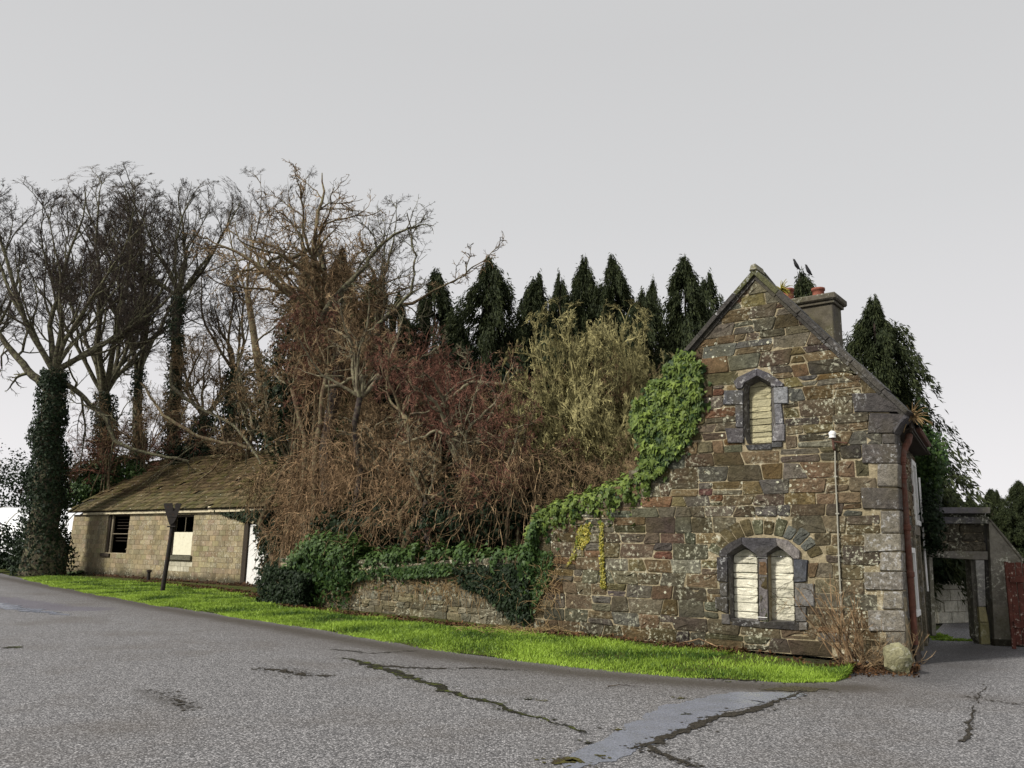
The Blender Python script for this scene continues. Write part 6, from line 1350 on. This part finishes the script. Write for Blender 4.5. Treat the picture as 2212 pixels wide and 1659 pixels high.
# denser towards the camera: sample by distance
cnt = 150000; P, f = quad_pts(cnt * 2, -.045, .93, .54, 1); seglen = np.linalg.norm(UE - LE, axis=1)
dist = np.linalg.norm(P[:, :2], axis=1); wv_ = np.array([mn.noise(Vector((p[0] * .9, p[1] * .9, 0))) for p in P[::1]]); keep_ = (rng.random(len(P)) < np.clip(16 / dist, 0, 1)) & (rng.random(len(P)) < np.clip(1.1 - np.maximum(0, f - .72) * 4.0 + wv_ * 1.3 - .5 * np.exp(-np.maximum(f, 0) * 22), .05, 1)); P, f, dist, wv_ = P[keep_], f[keep_], dist[keep_], wv_[keep_]
M = len(P); h = (.03 + .035 * rng.random(M) ** 2 + .05 * np.clip(wv_, 0, 1) ** 1.2 + .06 * (rng.random(M) < .02)) * (1 - .35 * (f < .08)); wd = .006 * (dist / 12) ** .8; lean = rng.normal(0, .5, (M, 3)) * [1, 1, 0]; a = rng.uniform(0, math.pi, M); sd_ = np.stack([np.cos(a), np.sin(a), a * 0], 1) * wd[:, None]
mid = P + np.stack([lean[:, 0] * h * .35, lean[:, 1] * h * .35, h * .6], 1); tip = P + np.stack([lean[:, 0] * h, lean[:, 1] * h, h], 1)
V = np.stack([P - sd_, P + sd_, mid + sd_ * .7, mid - sd_ * .7, tip], 1).reshape(-1, 3); i = np.arange(M) * 5; tn = np.clip(.5 + .9 * wv_ + rng.normal(0, .24, M) + .3 * np.exp(-f * 9), 0, 1)
o = O('verge_grass', V, [np.stack([i, i + 1, i + 2, i + 3], 1), np.stack([i + 3, i + 2, i + 4], 1)], MAT['grass'], tint=np.repeat(np.stack([tn] * 3, 1), 5, 0), loc=E0[8]); tag(o, 'bright green grass strip between the road and the old walls', 'grass', None, 'stuff'); print('blades', M)
# dead leaves and litter along the wall foot
P, f = quad_pts(9000, .86, 1.05, .62, 1); P[:, 2] += .02 + rng.random(len(P)) * .03; V, F, tn = leaves(P, np.tile([0, 0, 1.], (len(P), 1)), .07, .2, .5); o = O('leaf_litter', V, F, MAT['deadleaf'], tint=tn, loc=UE[200]); tag(o, 'brown leaf litter along the foot of the walls', 'leaf litter', None, 'stuff')
# dark damp growth at the shed's foot
P = np.array([SA + TS * u + -NS * rng.uniform(0, .5) + [0, 0, rng.uniform(0, .12)] for u in rng.uniform(-1, LS - 4, 1800)]); V, F, tn = leaves(P, np.tile([-.3, -.6, .7], (len(P), 1)), .12, .3, .5, tone=.2); o = O('damp_growth', V, F, MAT['deadleaf'], tint=tn, loc=SA); tag(o, 'dark damp weeds and soil line at the foot of the shed wall', 'weeds', None, 'stuff')
def strands(name, lbl, c, n, ln, mat, cat, spread=(.5, .25, .05), flat=True, rad=.005, k=3):
    S = np.array(c) + rng.normal(size=(n, 3)) * spread; S[:, 2] = np.abs(S[:, 2] - c[2]) + .04; D = rng.normal(size=(n, 3)) * [1, 1, .12 if flat else .8]; a = grow(S, D, ln * rng.uniform(.4, 1.2, n), np.full(n, rad), 4, .18, -.02, .5); a[0][..., 2] = np.maximum(a[0][..., 2], .05); V, F = tubes(a[0], a[1], k); o = O(name, V, F[0], MAT[mat], tint=np.full((len(V), 3), .75)); tag(o, lbl, cat, None, 'stuff'); return o
strands('straw_litter', 'heap of pale straw and dead stems where the boundary wall meets the house', G(1125, 1372), 260, .5, 'straw', 'straw', (.55, .3, .05))
strands('dead_stems', 'pale dead ivy stems tangled on the left of the boundary wall', G(830, 1322) + N3 * -.1 + [0, 0, .5], 10, .4, 'straw', 'stems', (.5, .05, .3), False)
# dead stems lacing the low wall face and ivy
def wall_stems(name, lbl, poly_px, plane, n, ln, mat='straw', rad=.007):
    P2 = poly_area_pts(poly_px, n, None); P0, nn_ = plane; S = np.array([onp(x, y, P0, nn_) for x, y in P2]) - nn_ * .06 * 1; t_ = np.cross([0, 0, 1.], nn_); a_ = rng.uniform(0, 6.28, n); D = t_[None] * np.cos(a_)[:, None] + np.array([0, 0, 1.])[None] * np.sin(a_)[:, None]
    a = grow(S, D, ln * rng.uniform(.4, 1.3, n), np.full(n, rad), 7, .28, -.1, .4); a[0][..., 2] = np.maximum(a[0][..., 2], .05)
    dpl = ((a[0] - P0) @ nn_); a[0][...] -= nn_ * np.maximum(0, dpl + .05)[..., None]
    V, F = tubes(a[0], a[1], 3); o = O(name, V, F[0], MAT[mat], tint=np.full((len(V), 3), .6)); tag(o, lbl, 'stems', None, 'stuff')
wall_stems('dead_stems', 'brown dead creeper stems lacing the boundary wall below its ivy', [(660, 1250), (1140, 1235), (1140, 1300), (1000, 1285), (800, 1275), (680, 1310)], (B, N3), 520, .55)
wall_stems('dead_stems', 'pale dead creeper stems at the left end of the gable wall', [(1155, 1200), (1220, 1200), (1200, 1330), (1155, 1350)], (A, N), 120, .4)
wall_stems('dead_stems', 'fine dead creeper on the right half of the twin window', [(1675, 1275), (1715, 1270), (1700, 1330), (1668, 1300)], (A + N * .12, N), 12, .35, 'twig_brown', .005)
# bare shrub at the right of the gable foot
bs = G(1850, 1440) ; st_n = 26; D = nrm(np.stack([rng.normal(-.45, .45, st_n), rng.normal(0, .25, st_n), np.full(st_n, 1.3)], 1)); a = grow(np.tile(bs, (st_n, 1)) + rng.normal(0, .1, (st_n, 3)) * [1.6, .5, 0], D, rng.uniform(.7, 1.45, st_n), np.full(st_n, .012), 8, .07, .02, .45)
k1 = kids(*a, 4, .3, 35, 12, .35, np.full(st_n, 1.0), .6, .005); b_ = grow(*k1, 5, .15, .03, .5); k2 = kids(*b_, 3, .2, 35, 12, .5, k1[2], .6, .004); d_ = grow(*k2, 3, .15, .03, .6)
be = E('dead_bush', 'leggy leafless bush with pale stems at the foot of the gable beside the boulder', 'bush', bs); V, F = tubes(a[0], a[1], 5); O('stems', V, F[0], MAT['vine'], be); V, F = merge([(v, f[0]) for v, f in (tubes(b_[0], b_[1], 3), tubes(d_[0], d_[1], 3))]); o = O('twigs', V, F, MAT['twig_brown'], be); o['kind'] = 'stuff'
S_ = np.array([G(x, 1440 + rng.uniform(-6, 10)) for x in rng.uniform(1845, 1965, 90)]); D = nrm(rng.normal(size=(90, 3)) * [1, .6, .3] + [0, 0, .7]); a = grow(S_, D, rng.uniform(.25, .75, 90), np.full(90, .006), 6, .16, .0, .4); k1 = kids(*a, 4, .2, 40, 12, .5, np.full(90, .5), .7, .0035); b_ = grow(*k1, 4, .2, 0, .5)
V, F = merge([(v, f[0]) for v, f in (tubes(a[0], a[1], 3), tubes(b_[0], b_[1], 3))]); o = O('bramble', V, F, MAT['twig_brown']); tag(o, 'low brown bramble tangle round the boulder at the house corner', 'bramble', None, 'stuff')
P = np.array([G(x, 1448 + rng.normal(0, 7)) for x in rng.uniform(1790, 1985, 1500)]) + [0, 0, .03]; V, F, tn = leaves(P, np.tile([0, 0, 1.], (1500, 1)), .05, .2, .6); o = O('fallen_leaves', V, F, MAT['deadleaf'], tint=tn); tag(o, 'dead leaves scattered round the boulder and downpipe', 'leaf litter', None, 'stuff')
# fallen sticks
def stick(name, lbl, pts, r_, mat):
    P = resample([G(x, y) + [0, 0, z_] for x, y, z_ in pts], 12); V, F = pipe(P + rng.normal(0, .004, P.shape), np.linspace(r_, r_ * .4, 12), 6); o = O(name, V, F, MAT[mat]); tag(o, lbl, 'stick'); return o
stick('fallen_stick', 'pale fallen branch lying on the grass below the twin window', [(1432, 1404, .07), (1480, 1398, .08), (1512, 1400, .16), (1560, 1412, .08)], .018, 'vine')
stick('fallen_stick', 'thin dark twig lying on the wet road', [(1312, 1484, .012), (1345, 1483, .02), (1380, 1486, .012)], .007, 'bark_dark')
# moss cushions by the gateway
def moss(name, lbl, c, rad, n): 
    c = np.array(c); a = rng.uniform(0, 6.28, n); r = rng.uniform(0, 1, n) ** .5; P = c + np.stack([np.cos(a) * r * rad[0], np.sin(a) * r * rad[1], (1 - r) * rad[2] + .01], 1); V, F, tn = leaves(P, np.tile([0, 0, 1.], (n, 1)), .05, 0, .7, tone=.6); o = O(name, V, F, MAT['grass'], tint=tn); tag(o, lbl, 'moss', None, 'stuff')
moss('moss_patch', 'bright green moss cushion inside the left foot of the gateway', G(2026, 1378), (.28, .2, .08), 1200)
moss('moss_patch', 'thin mossy strip across the gateway threshold', G(2070, 1384), (.6, .1, .02), 700)
